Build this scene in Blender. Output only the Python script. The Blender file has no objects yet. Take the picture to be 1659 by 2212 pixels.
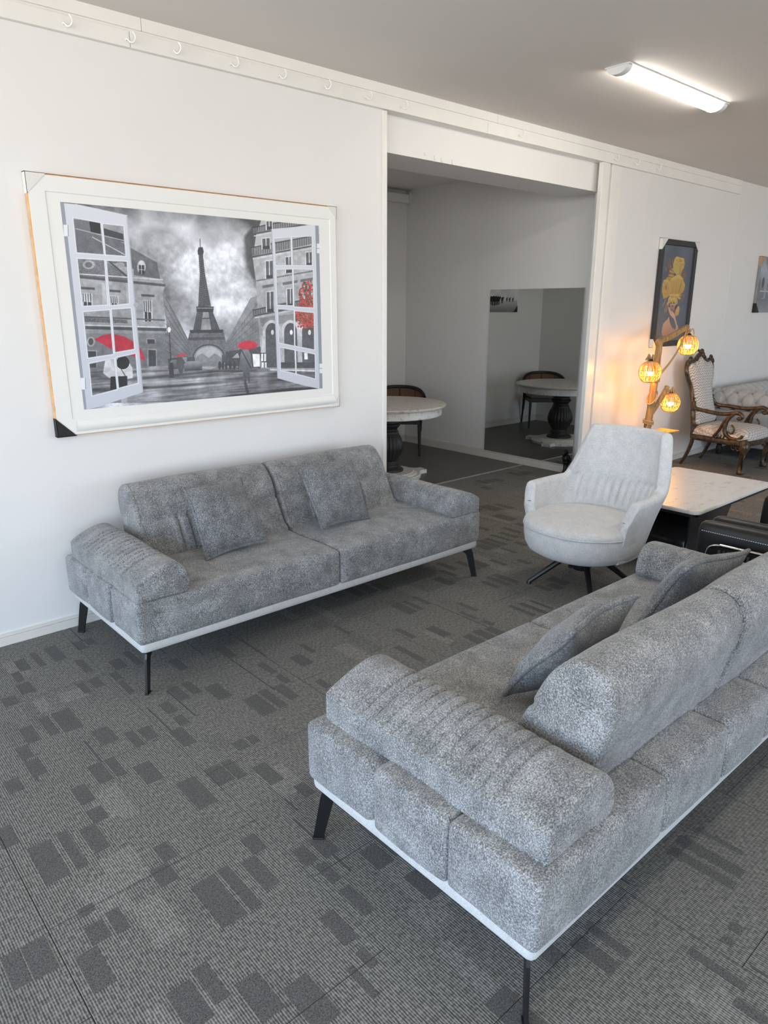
import bpy, bmesh, math, random
import numpy as np
from mathutils import Vector, Matrix
random.seed(7)
S = bpy.context.scene
COL = S.collection
PI = math.pi

# ------------------------------------------------------------------ camera
F_PX, CX, CY, CAM_H = 1533.0, 829.5, 1106.0, 1.55
RC = np.array([[7.48374400e-01, -1.82729722e-01, 6.37609290e-01],
               [-6.63276010e-01, -2.07380062e-01, 7.19067761e-01],
               [8.32402085e-04, -9.61042849e-01, -2.76398171e-01]])
cam_d = bpy.data.cameras.new('camera')
cam = bpy.data.objects.new('camera', cam_d)
COL.objects.link(cam)
cam_d.sensor_fit = 'AUTO'
cam_d.sensor_width = 36.0
cam_d.lens = F_PX * 36.0 / 2212.0
cam_d.clip_start = 0.02
M = Matrix.Identity(4)
for i in range(3):
    M[i][0] = RC[i][0]
    M[i][1] = -RC[i][1]
    M[i][2] = -RC[i][2]
M[2][3] = CAM_H
cam.matrix_world = M
S.camera = cam

# ------------------------------------------------------------------ world, exposure
S.view_settings.view_transform = 'Standard'
S.view_settings.look = 'None'
S.view_settings.gamma = 1.0
S.view_settings.use_curve_mapping = False
S.view_settings.exposure = 0.0
W = bpy.data.worlds.new('sky')
S.world = W
W.use_nodes = True
wn = W.node_tree.nodes
wl = W.node_tree.links
bg = wn['Background']
tc = wn.new('ShaderNodeTexCoord')
sx = wn.new('ShaderNodeSeparateXYZ')
mr = wn.new('ShaderNodeMapRange')
mr.inputs['From Min'].default_value = -0.25
mr.inputs['From Max'].default_value = 0.35
cr = wn.new('ShaderNodeValToRGB')
cr.color_ramp.elements[0].color = (0.99, 0.97, 0.94, 1)
cr.color_ramp.elements[1].color = (0.50, 0.76, 1.16, 1)
e = cr.color_ramp.elements.new(0.40)
e.color = (1.0, 0.98, 0.96, 1)
e = cr.color_ramp.elements.new(0.47)
e.color = (0.80, 0.94, 1.10, 1)
wl.new(tc.outputs['Generated'], sx.inputs[0])
wl.new(sx.outputs['Z'], mr.inputs['Value'])
wl.new(mr.outputs[0], cr.inputs[0])
wl.new(cr.outputs[0], bg.inputs['Color'])
bg.inputs['Strength'].default_value = 7.5

# openings in the shell: (which wall, a0, a1, z0, z1); daylight comes in through these
WIN_LEFT = [(-4.6, -1.0), (-0.7, 2.9)]
WIN_FRONT = [(-3.0, -0.6), (5.4, 9.2)]
WZ0, WZ1 = 0.12, 2.62
XL, XR, YF, YB = -3.5, 12.5, -5.0, 3.514
CEIL = 2.81


def portal(x, y, z, sxx, szz, rot):
    d = bpy.data.lights.new('daylight_portal', 'AREA')
    d.shape = 'RECTANGLE'
    d.size = sxx
    d.size_y = szz
    d.cycles.is_portal = True
    o = bpy.data.objects.new('daylight_portal', d)
    o.location = (x, y, z)
    o.rotation_euler = rot
    COL.objects.link(o)


for a, b in WIN_LEFT:
    portal(XL - 0.05, (a + b) / 2, (WZ0 + WZ1) / 2, b - a, WZ1 - WZ0, (PI / 2, 0, -PI / 2))
for a, b in WIN_FRONT:
    portal((a + b) / 2, YF - 0.05, (WZ0 + WZ1) / 2, b - a, WZ1 - WZ0, (PI / 2, 0, 0))


# ------------------------------------------------------------------ materials
def lin(c):
    return tuple(((v / 255) / 12.92 if v / 255 <= 0.04045 else ((v / 255 + 0.055) / 1.055) ** 2.4) for v in c)


class NT:
    def __init__(s, name):
        s.m = bpy.data.materials.new(name)
        s.m.use_nodes = True
        s.n = s.m.node_tree.nodes
        s.l = s.m.node_tree.links
        s.p = s.n['Principled BSDF']
        s._tc = None

    def tc(s, which='Object'):
        if s._tc is None:
            s._tc = s.n.new('ShaderNodeTexCoord')
        return s._tc.outputs[which]

    def mapping(s, src, scale):
        m = s.n.new('ShaderNodeMapping')
        m.inputs['Scale'].default_value = scale
        s.l.new(src, m.inputs['Vector'])
        return m.outputs[0]

    def noise(s, vec, scale, detail=3, rough=0.55):
        n = s.n.new('ShaderNodeTexNoise')
        n.inputs['Scale'].default_value = scale
        n.inputs['Detail'].default_value = detail
        n.inputs['Roughness'].default_value = rough
        s.l.new(vec, n.inputs['Vector'])
        return n.outputs['Fac']

    def ramp(s, fac, stops):
        r = s.n.new('ShaderNodeValToRGB')
        els = r.color_ramp.elements
        els[0].position, els[0].color = stops[0][0], (*stops[0][1], 1)
        els[1].position, els[1].color = stops[-1][0], (*stops[-1][1], 1)
        for p, c in stops[1:-1]:
            q = els.new(p)
            q.color = (*c, 1)
        s.l.new(fac, r.inputs[0])
        return r.outputs[0]

    def math(s, op, a, b=None, c=None):
        m = s.n.new('ShaderNodeMath')
        m.operation = op
        for i, v in enumerate((a, b, c)):
            if v is None:
                continue
            if isinstance(v, (int, float)):
                m.inputs[i].default_value = v
            else:
                s.l.new(v, m.inputs[i])
        return m.outputs[0]

    def mix(s, fac, a, b, blend='MIX'):
        m = s.n.new('ShaderNodeMix')
        m.data_type = 'RGBA'
        m.blend_type = blend
        for sock, v in ((m.inputs['Factor'], fac), (m.inputs[6], a), (m.inputs[7], b)):
            if isinstance(v, (int, float)):
                sock.default_value = v
            elif isinstance(v, tuple):
                sock.default_value = (*v, 1)
            else:
                s.l.new(v, sock)
        return m.outputs[2]

    def bump(s, h, strength, dist=0.01):
        b = s.n.new('ShaderNodeBump')
        b.inputs['Strength'].default_value = strength
        b.inputs['Distance'].default_value = dist
        s.l.new(h, b.inputs['Height'])
        s.l.new(b.outputs[0], s.p.inputs['Normal'])

    def col(s, c):
        if isinstance(c, tuple):
            s.p.inputs['Base Color'].default_value = (*c, 1)
        else:
            s.l.new(c, s.p.inputs['Base Color'])

    def set(s, **k):
        for a, v in k.items():
            s.p.inputs[a.replace('_', ' ')].default_value = v
        return s


def plain(name, rgb, rough=0.5, metal=0.0, var=0.06, scale=8, bump=0.0, bscale=120):
    t = NT(name)
    c = lin(rgb)
    f = t.noise(t.tc(), scale, 4)
    a = tuple(v * (1 - var) for v in c)
    b = tuple(min(1, v * (1 + var)) for v in c)
    t.col(t.ramp(f, [(0.3, a), (0.7, b)]))
    t.set(Roughness=rough, Metallic=metal)
    if bump:
        t.bump(t.noise(t.tc(), bscale, 3), bump, 0.004)
    return t.m


def fabric(name, lo, mid, hi, fine=420, blot=26, bump=0.5, rough=0.95):
    t = NT(name)
    o = t.tc()
    f1 = t.noise(o, fine, 3, 0.7)
    f2 = t.noise(o, blot, 4, 0.65)
    f = t.math('ADD', t.math('MULTIPLY', f1, 0.76), t.math('MULTIPLY', f2, 0.24))
    t.col(t.ramp(f, [(0.37, lin(lo)), (0.5, lin(mid)), (0.63, lin(hi))]))
    t.set(Roughness=rough)
    t.p.inputs['Sheen Weight'].default_value = 0.25
    t.p.inputs['Sheen Roughness'].default_value = 0.5
    t.bump(f1, bump, 0.003)
    return t.m


def carpet(name, base, dark, loop=False):
    t = NT(name)
    o = t.tc()
    if loop:
        f = t.noise(o, 260, 3, 0.7)
        t.col(t.ramp(f, [(0.35, lin(dark)), (0.65, lin(base))]))
        t.bump(f, 0.8, 0.004)
    else:
        sp = t.n.new('ShaderNodeSeparateXYZ')
        t.l.new(o, sp.inputs[0])
        rib = t.math('SINE', t.math('MULTIPLY', sp.outputs[0], 2 * PI / 0.0066))
        st = t.math('SINE', t.math('MULTIPLY', sp.outputs[1], 2 * PI / 0.0105))
        n1 = t.noise(t.mapping(o, (150, 60, 1)), 1.0, 2, 0.6)
        f = t.math('ADD', t.math('ADD', t.math('MULTIPLY', rib, 0.19), t.math('MULTIPLY', st, 0.07)), n1)
        t.col(t.ramp(f, [(0.3, lin(dark)), (0.72, lin(base))]))
        t.bump(f, 0.6, 0.003)
    t.set(Roughness=0.97)
    return t.m


m_wall = plain('white_wall_paint', (227, 225, 222), 0.42, var=0.012, scale=2.5, bump=0.03, bscale=60)
m_trim = plain('white_gloss_paint', (232, 229, 223), 0.35, var=0.03, scale=5, bump=0.05, bscale=40)
m_base = plain('cream_gloss_paint', (218, 213, 204), 0.35, var=0.05, scale=9)
m_ceil = plain('ceiling_paint', (228, 222, 216), 0.75, var=0.015, scale=1.3, bump=0.05, bscale=6)
m_concrete = plain('subfloor_grey', (70, 70, 68), 0.9)
m_car_mid = carpet('carpet_ribbed_grey', (138, 137, 131), (72, 72, 69))
m_car_light = carpet('carpet_ribbed_light', (150, 148, 142), (85, 84, 81))
m_car_dim = carpet('carpet_ribbed_dim', (131, 130, 125), (69, 69, 66))
m_car_dark = carpet('carpet_cut_dark', (111, 110, 107), (62, 62, 60), True)
m_car_edge = plain('carpet_edge', (80, 80, 79), 0.95)
t = NT('vinyl_plank_dark')
o_ = t.mapping(t.tc(), (2.2, 38, 1))
f_ = t.noise(o_, 1.6, 5, 0.7)
t.col(t.ramp(f_, [(0.3, lin((64, 61, 58))), (0.7, lin((92, 89, 85)))]))
t.set(Roughness=0.42)
m_vinyl = t.m
m_sofa = fabric('sofa_grey_chenille', (64, 65, 65), (122, 123, 123), (182, 183, 182), 250, 13, 0.55)
m_pillow = fabric('pillow_grey_chenille', (56, 58, 59), (102, 104, 105), (152, 154, 154), 230, 16, 0.55)
m_band = fabric('pale_grey_woven_band', (176, 176, 175), (194, 194, 192), (212, 211, 208), 400, 40, 0.4)
m_white_fab = fabric('pale_grey_wool', (178, 179, 179), (203, 203, 202), (222, 221, 219), 300, 20, 0.35)
m_black = plain('black_powder_coat', (20, 20, 21), 0.38)
m_black_wood = plain('black_stained_wood', (34, 31, 29), 0.5, var=0.2, scale=20)
m_leather = plain('black_leather', (15, 15, 17), 0.4, bump=0.12, bscale=260)
m_chrome = plain('polished_chrome', (225, 225, 225), 0.12, 1.0, var=0.0)
m_stitch = plain('white_stitching', (225, 225, 225), 0.8)
m_alu = plain('aluminium_strip', (190, 188, 182), 0.35, 0.8)
m_wood_edge = plain('raw_pine_edge', (216, 172, 124), 0.7, var=0.15, scale=30)
m_wood_dark_edge = plain('brown_board_edge', (140, 100, 66), 0.7, var=0.1, scale=30)
m_frame_white = plain('white_frame_board', (232, 231, 226), 0.5, var=0.012)
m_card = plain('white_corner_card', (222, 220, 214), 0.8, var=0.03)
m_card_black = plain('black_corner_card', (24, 24, 25), 0.6)
m_card_kraft = plain('kraft_corner_card', (178, 150, 124), 0.8)
m_frame_black = plain('black_picture_frame', (40, 40, 41), 0.4)
m_plastic = plain('white_plastic', (226, 226, 224), 0.4, var=0.02)
m_hook = plain('white_hook_paint', (240, 240, 238), 0.35, var=0.01)


def marble(name, base, vein, scale=7):
    t = NT(name)
    o = t.tc()
    n = t.noise(t.mapping(o, (1, 2.2, 1)), scale, 8, 0.72)
    t.col(t.ramp(n, [(0.36, lin(vein)), (0.46, lin(base)), (1.0, tuple(min(1, v * 1.05) for v in lin(base)))]))
    t.set(Roughness=0.28)
    return t.m


m_marble = marble('white_marble_top', (222, 218, 214), (198, 194, 190), 9)
m_wash = marble('whitewashed_wood', (205, 198, 190), (150, 136, 126), 16)
m_wash_side = marble('whitewashed_crackle', (214, 210, 204), (150, 146, 140), 30)
t = NT('driftwood_pole')
n_ = t.noise(t.mapping(t.tc(), (26, 26, 3)), 1.5, 6, 0.7)
t.col(t.ramp(n_, [(0.3, lin((120, 84, 44))), (0.7, lin((196, 158, 104)))]))
t.set(Roughness=0.75)
t.bump(n_, 0.5, 0.006)
m_drift = t.m
m_rope = plain('jute_rope', (176, 146, 100), 0.9, var=0.2, scale=90)
m_wicker = plain('rattan_weave', (206, 164, 100), 0.7, var=0.12, scale=50)
t = NT('antique_gold_wood')
n_ = t.noise(t.tc(), 26, 5, 0.7)
t.col(t.ramp(n_, [(0.35, lin((40, 32, 25))), (0.7, lin((108, 88, 66)))]))
t.set(Roughness=0.3, Metallic=0.35)
m_gold = t.m
t = NT('cream_chevron_velvet')
sp_ = t.n.new('ShaderNodeSeparateXYZ')
t.l.new(t.tc(), sp_.inputs[0])
zz = t.math('PINGPONG', t.math('ADD', sp_.outputs[0], sp_.outputs[1]), 0.022)
hh = t.math('ADD', sp_.outputs[2], t.math('SUBTRACT', t.math('MULTIPLY', sp_.outputs[1], 0.6), t.math('MULTIPLY', zz, 1.0)))
w_ = t.math('SINE', t.math('MULTIPLY', hh, 2 * PI / 0.030))
n_ = t.noise(t.tc(), 60, 3)
f_ = t.math('ADD', t.math('MULTIPLY', w_, 0.30), n_)
t.col(t.ramp(f_, [(0.35, lin((154, 149, 142))), (0.65, lin((208, 205, 200)))]))
t.set(Roughness=0.8)
m_chev = t.m
m_tuft = fabric('pale_grey_velvet', (156, 156, 155), (176, 176, 174), (192, 192, 190), 300, 14, 0.25)
t = NT('cane_webbing')
sp_ = t.n.new('ShaderNodeSeparateXYZ')
t.l.new(t.tc(), sp_.inputs[0])
a_ = t.math('SINE', t.math('MULTIPLY', sp_.outputs[0], 2 * PI / 0.016))
b_ = t.math('SINE', t.math('MULTIPLY', sp_.outputs[2], 2 * PI / 0.016))
t.col(t.ramp(t.math('MULTIPLY_ADD', t.math('MAXIMUM', a_, b_), 0.5, 0.5), [(0.5, lin((44, 34, 28))), (0.85, lin((136, 100, 74)))]))
t.set(Roughness=0.7)
m_cane = t.m
t = NT('mirror_glass')
t.col((0.66, 0.68, 0.66))
t.set(Roughness=0.015, Metallic=1.0)
m_mirror = t.m


def emit(name, rgb, strength):
    t = NT(name)
    t.col(lin(rgb))
    t.p.inputs['Emission Color'].default_value = (*lin(rgb), 1)
    t.p.inputs['Emission Strength'].default_value = strength
    return t.m


m_tube = emit('lit_tube_diffuser', (255, 248, 236), 30.0)
m_bulb = emit('lit_warm_bulb', (255, 176, 72), 300.0)


# ------------------------------------------------------------------ geometry helpers
def mesh_obj(name, bm, mats, parent=None, smooth=False, auto=None):
    me = bpy.data.meshes.new(name)
    bm.normal_update()
    bm.to_mesh(me)
    bm.free()
    if not isinstance(mats, (list, tuple)):
        mats = [mats]
    for m in mats:
        me.materials.append(m)
    if smooth:
        me.polygons.foreach_set('use_smooth', [True] * len(me.polygons))
        if auto is not None:
            me.set_sharp_from_angle(angle=auto)
    o = bpy.data.objects.new(name, me)
    COL.objects.link(o)
    if parent is not None:
        o.parent = parent
    return o


def tag(o, label=None, cat=None, group=None, kind=None):
    if label:
        o['label'] = label
    if cat:
        o['category'] = cat
    if group:
        o['group'] = group
    if kind:
        o['kind'] = kind
    return o


def thing(name, label, cat, loc=(0, 0, 0), rz=0.0, group=None):
    o = bpy.data.objects.new(name, None)
    COL.objects.link(o)
    o.empty_display_size = 0.1
    o.location = loc
    o.rotation_euler = (0, 0, rz)
    return tag(o, label, cat, group)


def box(bm, x0, x1, y0, y1, z0, z1, mat=0):
    vs = [bm.verts.new((x, y, z)) for z in (z0, z1) for y in (y0, y1) for x in (x0, x1)]
    for q in ((0, 2, 3, 1), (4, 5, 7, 6), (0, 1, 5, 4), (2, 6, 7, 3), (0, 4, 6, 2), (1, 3, 7, 5)):
        f = bm.faces.new([vs[i] for i in q])
        f.material_index = mat
    return vs


def bevel_box(bm, x0, x1, y0, y1, z0, z1, r=0.004, seg=2, mat=0):
    b2 = bmesh.new()
    box(b2, x0, x1, y0, y1, z0, z1, mat)
    bmesh.ops.bevel(b2, geom=list(b2.edges), offset=r, segments=seg, profile=0.5, affect='EDGES')
    merge(bm, b2)


def merge(bm, b2, mat4=None):
    if mat4 is not None:
        bmesh.ops.transform(b2, matrix=mat4, verts=b2.verts)
    me = bpy.data.meshes.new('tmp')
    b2.to_mesh(me)
    b2.free()
    bm.from_mesh(me)
    bpy.data.meshes.remove(me)


def softbox(x0, x1, y0, y1, z0, z1, r, n=(10, 10, 5), puff=(0, 0, 0), fn=None):
    """box with rounded edges on a grid; puff bulges the faces, fn moves points"""
    bm = bmesh.new()
    cx, cy, cz = (x0 + x1) / 2, (y0 + y1) / 2, (z0 + z1) / 2
    h = ((x1 - x0) / 2, (y1 - y0) / 2, (z1 - z0) / 2)
    cache = {}

    def pos(i):  # spread the grid so that the edges get enough rows
        def ax(k, a):
            u = 2 * k / n[a] - 1
            u = math.copysign(1 - (1 - abs(u)) ** 1.5, u)
            return u * h[a]
        return [ax(i[a], a) for a in range(3)]

    def v(i):
        if i in cache:
            return cache[i]
        p = pos(i)
        inn = [max(-(h[a] - r), min(h[a] - r, p[a])) for a in range(3)]
        d = [p[a] - inn[a] for a in range(3)]
        L = math.sqrt(sum(q * q for q in d))
        if L > 1e-9:
            mx = max(abs(q) for q in d)
            d = [q / L * min(r, mx) for q in d] if L > 0 else d
        q = [inn[a] + d[a] for a in range(3)]
        u = [q[a] / h[a] for a in range(3)]
        for a in range(3):
            if puff[a]:
                b, c = (a + 1) % 3, (a + 2) % 3
                q[a] += puff[a] * u[a] * max(0, 1 - u[b] ** 2) ** 0.7 * max(0, 1 - u[c] ** 2) ** 0.7
        P = (cx + q[0], cy + q[1], cz + q[2])
        if fn:
            P = fn(*P)
        cache[i] = bm.verts.new(P)
        return cache[i]

    for a in range(3):
        b, c = (a + 1) % 3, (a + 2) % 3
        for side in (0, n[a]):
            for i in range(n[b]):
                for j in range(n[c]):
                    def k(di, dj):
                        t = [0, 0, 0]
                        t[a], t[b], t[c] = side, i + di, j + dj
                        return v(tuple(t))
                    q = [k(0, 0), k(1, 0), k(1, 1), k(0, 1)]
                    if side == 0:
                        q.reverse()
                    bm.faces.new(q)
    return bm


def catmull(pts, n, closed=False):
    P = [Vector(p) for p in pts]
    out = []
    N = len(P)
    segs = N if closed else N - 1
    for i in range(segs):
        if closed:
            a, b, c, d = P[(i - 1) % N], P[i], P[(i + 1) % N], P[(i + 2) % N]
        else:
            a, b, c, d = P[max(i - 1, 0)], P[i], P[i + 1], P[min(i + 2, N - 1)]
        for k in range(n):
            s = k / n
            out.append(0.5 * ((2 * b) + (c - a) * s + (2 * a - 5 * b + 4 * c - d) * s * s + (3 * b - a - 3 * c + d) * s ** 3))
    if not closed:
        out.append(P[-1])
    return out


def tube(bm, pts, rad, seg=8, closed=False, cap=True, flat=None, mat=0):
    """sweep a circle (or an ellipse, flat=(axis, factor)) along points; rad may be a list"""
    P = [Vector(p) for p in pts]
    N = len(P)
    R = rad if isinstance(rad, (list, tuple)) else [rad] * N
    up = None
    rings = []
    for i in range(N):
        if closed:
            tn = (P[(i + 1) % N] - P[(i - 1) % N])
        else:
            tn = P[min(i + 1, N - 1)] - P[max(i - 1, 0)]
        if tn.length < 1e-9:
            tn = Vector((0, 0, 1))
        tn.normalize()
        if up is None:
            up = Vector((0, 0, 1)) if abs(tn.z) < 0.9 else Vector((1, 0, 0))
        u = up - tn * up.dot(tn)
        if u.length < 1e-6:
            u = Vector((1, 0, 0)) - tn * tn.x
        u.normalize()
        up = u
        w = tn.cross(u)
        ring = []
        for k in range(seg):
            a = 2 * PI * k / seg
            off = u * math.cos(a) * R[i] + w * math.sin(a) * R[i]
            if flat is not None:
                ax = Vector(flat[0]).normalized()
                off += ax * off.dot(ax) * (flat[1] - 1)
            ring.append(bm.verts.new(P[i] + off))
        rings.append(ring)
    for i in range(N if closed else N - 1):
        a, b = rings[i], rings[(i + 1) % N]
        for k in range(seg):
            f = bm.faces.new((a[k], a[(k + 1) % seg], b[(k + 1) % seg], b[k]))
            f.material_index = mat
    if cap and not closed:
        f = bm.faces.new(list(reversed(rings[0])))
        f.material_index = mat
        f = bm.faces.new(rings[-1])
        f.material_index = mat


def lathe(bm, prof, seg=32, cx=0, cy=0, rfn=None, mat=0):
    """prof: list of (r, z) from bottom to top"""
    rings = []
    for r, z in prof:
        if r < 1e-5:
            rings.append([bm.verts.new((cx, cy, z))])
            continue
        ring = []
        for k in range(seg):
            a = 2 * PI * k / seg
            rr = r if rfn is None else rfn(r, z, a)
            ring.append(bm.verts.new((cx + rr * math.cos(a), cy + rr * math.sin(a), z)))
        rings.append(ring)
    for a, b in zip(rings[:-1], rings[1:]):
        for k in range(seg):
            k2 = (k + 1) % seg
            if len(a) == 1 and len(b) == 1:
                continue
            if len(a) == 1:
                f = bm.faces.new((a[0], b[k2], b[k]))
            elif len(b) == 1:
                f = bm.faces.new((a[k], a[k2], b[0]))
            else:
                f = bm.faces.new((a[k], a[k2], b[k2], b[k]))
            f.material_index = mat
    if len(rings[0]) > 1:
        bm.faces.new(list(reversed(rings[0])))
    if len(rings[-1]) > 1:
        bm.faces.new(rings[-1])


def prism(bm, poly, z0, z1, mat=0, axis='z'):
    """extrude a polygon; axis says which axis it is extruded along"""
    def P(p, h):
        return {'z': (p[0], p[1], h), 'y': (p[0], h, p[1]), 'x': (h, p[0], p[1])}[axis]
    a = [bm.verts.new(P(p, z0)) for p in poly]
    b = [bm.verts.new(P(p, z1)) for p in poly]
    n = len(poly)
    fs = [bm.faces.new(list(reversed(a))), bm.faces.new(b)]
    for i in range(n):
        fs.append(bm.faces.new((a[i], a[(i + 1) % n], b[(i + 1) % n], b[i])))
    for f in fs:
        f.material_index = mat
    bmesh.ops.recalc_face_normals(bm, faces=fs)


def loft(prof, s0, s1, r, nst, axis='x', disp=None, edge_groove=None):
    """closed 2D profile (list of Vector2 (u,v)) drawn along an axis with rounded ends;
    disp(s, i, (u,v), (nu,nv)) -> push along the profile normal"""
    bm = bmesh.new()
    n = len(prof)
    c = Vector((sum(p[0] for p in prof) / n, sum(p[1] for p in prof) / n))
    P = [Vector((p[0], p[1])) for p in prof]
    nor = []
    area = sum(P[i].x * P[(i + 1) % n].y - P[(i + 1) % n].x * P[i].y for i in range(n))
    sg = 1 if area > 0 else -1
    for i in range(n):
        tv = P[(i + 1) % n] - P[(i - 1) % n]
        tv.normalize()
        nor.append(Vector((tv.y, -tv.x)) * sg)
    st = []
    for k in range(7):
        a = PI / 2 * k / 6
        st.append((s0 + r * (1 - math.sin(a)), r * (1 - math.cos(a))))
    st = [(s0 + r * (1 - math.cos(PI / 2 * k / 6)), r * (1 - math.sin(PI / 2 * k / 6))) for k in range(7)]
    mid = [(s0 + r + (s1 - s0 - 2 * r) * k / nst, 0.0) for k in range(1, nst)]
    end = [(s1 - (q[0] - s0), q[1]) for q in reversed(st)]
    rings = []

    def put(u, v, s):
        return bm.verts.new({'x': (s, u, v), 'y': (u, s, v)}[axis])
    stations = st + mid + end
    for s, inset in stations:
        ring = []
        for i in range(n):
            dc = P[i] - c
            p = P[i] - dc.normalized() * min(inset, dc.length * 0.8)
            if disp:
                p = p + nor[i] * disp(s, i, P[i], nor[i])
            ring.append(put(p.x, p.y, s))
        rings.append(ring)
    flip = (axis == 'x') == (sg > 0)
    for a, b in zip(rings[:-1], rings[1:]):
        for i in range(n):
            q = [a[i], a[(i + 1) % n], b[(i + 1) % n], b[i]]
            bm.faces.new(q)
    for ring, s in ((rings[0], s0), (rings[-1], s1)):
        inner = ring
        for fct in (0.75, 0.45):
            nr = []
            for i in range(n):
                dc = P[i] - c
                q = c + dc.normalized() * max(dc.length - r, dc.length * 0.2) * fct
                nr.append(put(q.x, q.y, s + (-1 if s == s0 else 1) * 0.006 * (1 - fct)))
            for i in range(n):
                bm.faces.new((inner[i], inner[(i + 1) % n], nr[(i + 1) % n], nr[i]))
            inner = nr
        cv = put(c.x, c.y, s + (-1 if s == s0 else 1) * 0.006)
        for i in range(n):
            bm.faces.new((inner[i], inner[(i + 1) % n], cv))
    bmesh.ops.recalc_face_normals(bm, faces=bm.faces)
    return bm


def struct(name, bm, m, parent=None, **k):
    o = mesh_obj(name, bm, m, parent, **k)
    if parent is None:
        o['kind'] = 'structure'
    return o


def sbox(name, x0, x1, y0, y1, z0, z1, m, parent=None, r=0.0):
    bm = bmesh.new()
    if r:
        bevel_box(bm, x0, x1, y0, y1, z0, z1, r)
    else:
        box(bm, x0, x1, y0, y1, z0, z1)
    return struct(name, bm, m, parent)


def copy_tree(o, parent=None):
    c = o.copy()
    COL.objects.link(c)
    if parent is not None:
        c.parent = parent
    for ch in list(o.children):
        copy_tree(ch, c)
    return c


def aim(o, p0, ex, ez):
    """place an object with its own x along ex and z close to ez"""
    ex = Vector(ex).normalized()
    ez = Vector(ez)
    ez = (ez - ex * ez.dot(ex)).normalized()
    ey = ez.cross(ex)
    m = Matrix.Identity(4)
    for i in range(3):
        m[i][0], m[i][1], m[i][2], m[i][3] = ex[i], ey[i], ez[i], p0[i]
    o.matrix_world = m


# ------------------------------------------------------------------ room shell
TS, TX0 = 0.6185, 0.3225
AX0, AX1, AY1, ACEIL = 3.20, 5.83, 6.20, 2.79
TFX, TFY = TX0 - 3 * TS, -1.4          # the tile by tile part of the carpet starts here
floor = sbox('floor', TFX, XR + 0.2, TFY, 4.40, -0.12, -0.008, m_concrete)
bm = bmesh.new()
box(bm, XL - 0.2, TFX, YF - 0.2, YB, -0.12, 0.0)
box(bm, TFX, XR + 0.2, YF - 0.2, TFY, -0.12, 0.0)
struct('floor', bm, m_car_mid)
sbox('floor_alcove', AX0 - 0.1, AX1 + 0.1, 4.40, AY1 + 0.1, -0.12, 0.0, m_vinyl)
sbox('ceiling', XL - 0.2, XR + 0.2, YF - 0.2, 3.93, CEIL, CEIL + 0.12, m_ceil)
sbox('ceiling_alcove', AX0 - 0.1, AX1 + 0.1, 3.93, AY1 + 0.1, ACEIL, ACEIL + 0.14, m_ceil)
sbox('wall_back', XL - 0.2, 3.115, YB, YB + 0.11, -0.01, CEIL, m_wall)
sbox('wall_back', 5.66, XR + 0.2, YB, YB + 0.11, -0.01, CEIL, m_wall)
sbox('wall_header', 3.115, 5.56, YB + 0.055, 3.93, 2.465, CEIL, m_wall)
sbox('wall_alcove_left', AX0 - 0.09, AX0, YB + 0.11, AY1 + 0.1, -0.01, ACEIL, m_wall)
sbox('wall_alcove_right', AX1, AX1 + 0.1, YB + 0.11, AY1 + 0.1, -0.01, ACEIL, m_wall)
sbox('wall_alcove_back', AX0, AX1, AY1, AY1 + 0.1, -0.01, ACEIL, m_wall)
sbox('wall_right', XR, XR + 0.15, YF - 0.2, YB, -0.01, CEIL, m_wall)


def glazed_wall(name, axis, at, thick, span, holes, wname, first):
    """wall with openings and framed shop windows"""
    bm = bmesh.new()
    edges = [span[0]] + [q for h in holes for q in h] + [span[1]]

    def put(b, a0, a1, z0, z1, d0=0.0, d1=1.0):
        t0, t1 = at + thick * d0, at + thick * d1
        t0, t1 = min(t0, t1), max(t0, t1)
        if axis == 'x':
            box(b, t0, t1, a0, a1, z0, z1)
        else:
            box(b, a0, a1, t0, t1, z0, z1)
    for i in range(0, len(edges), 2):
        put(bm, edges[i], edges[i + 1], -0.01, CEIL)
    for a, b in holes:
        put(bm, a, b, -0.01, WZ0)
        put(bm, a, b, WZ1, CEIL)
    struct(name, bm, m_wall)
    for j, (a, b) in enumerate(holes):
        bm = bmesh.new()
        for q0, q1, z0, z1 in ((a, a + 0.05, WZ0, WZ1), (b - 0.05, b, WZ0, WZ1), (a + 0.05, b - 0.05, WZ0, WZ0 + 0.05),
                               (a + 0.05, b - 0.05, WZ1 - 0.05, WZ1), ((a + b) / 2 - 0.02, (a + b) / 2 + 0.02, WZ0 + 0.05, WZ1 - 0.05)):
            put(bm, q0, q1, z0, z1, 0.3, 0.7)
        struct('window_%d' % (first + j), bm, m_alu)


glazed_wall('wall_left', 'x', XL, -0.15, (YF - 0.2, YB), WIN_LEFT, 'window', 1)
glazed_wall('wall_front', 'y', YF, -0.15, (XL - 0.15, XR + 0.15), WIN_FRONT, 'window', 2)

# picture rail: lower board, set-back groove strip and upper board, in lengths
for a, b in ((XL, 1.565), (1.567, 4.02), (4.022, 6.52), (6.522, 7.99)):
    sbox('trim_1', a, b, YB - 0.026, YB, 2.675, 2.741, m_trim, r=0.002)
sbox('trim_2', XL, 8.03, YB - 0.005, YB, 2.741, 2.757, m_trim)
for a, b in ((XL, 1.63), (1.632, 4.13), (4.132, 8.03)):
    sbox('trim_3', a, b, YB - 0.014, YB, 2.757, CEIL, m_trim, r=0.002)
sbox('trim_3', 3.116, 5.56, YB, YB + 0.055, 2.675, CEIL, m_trim)
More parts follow.
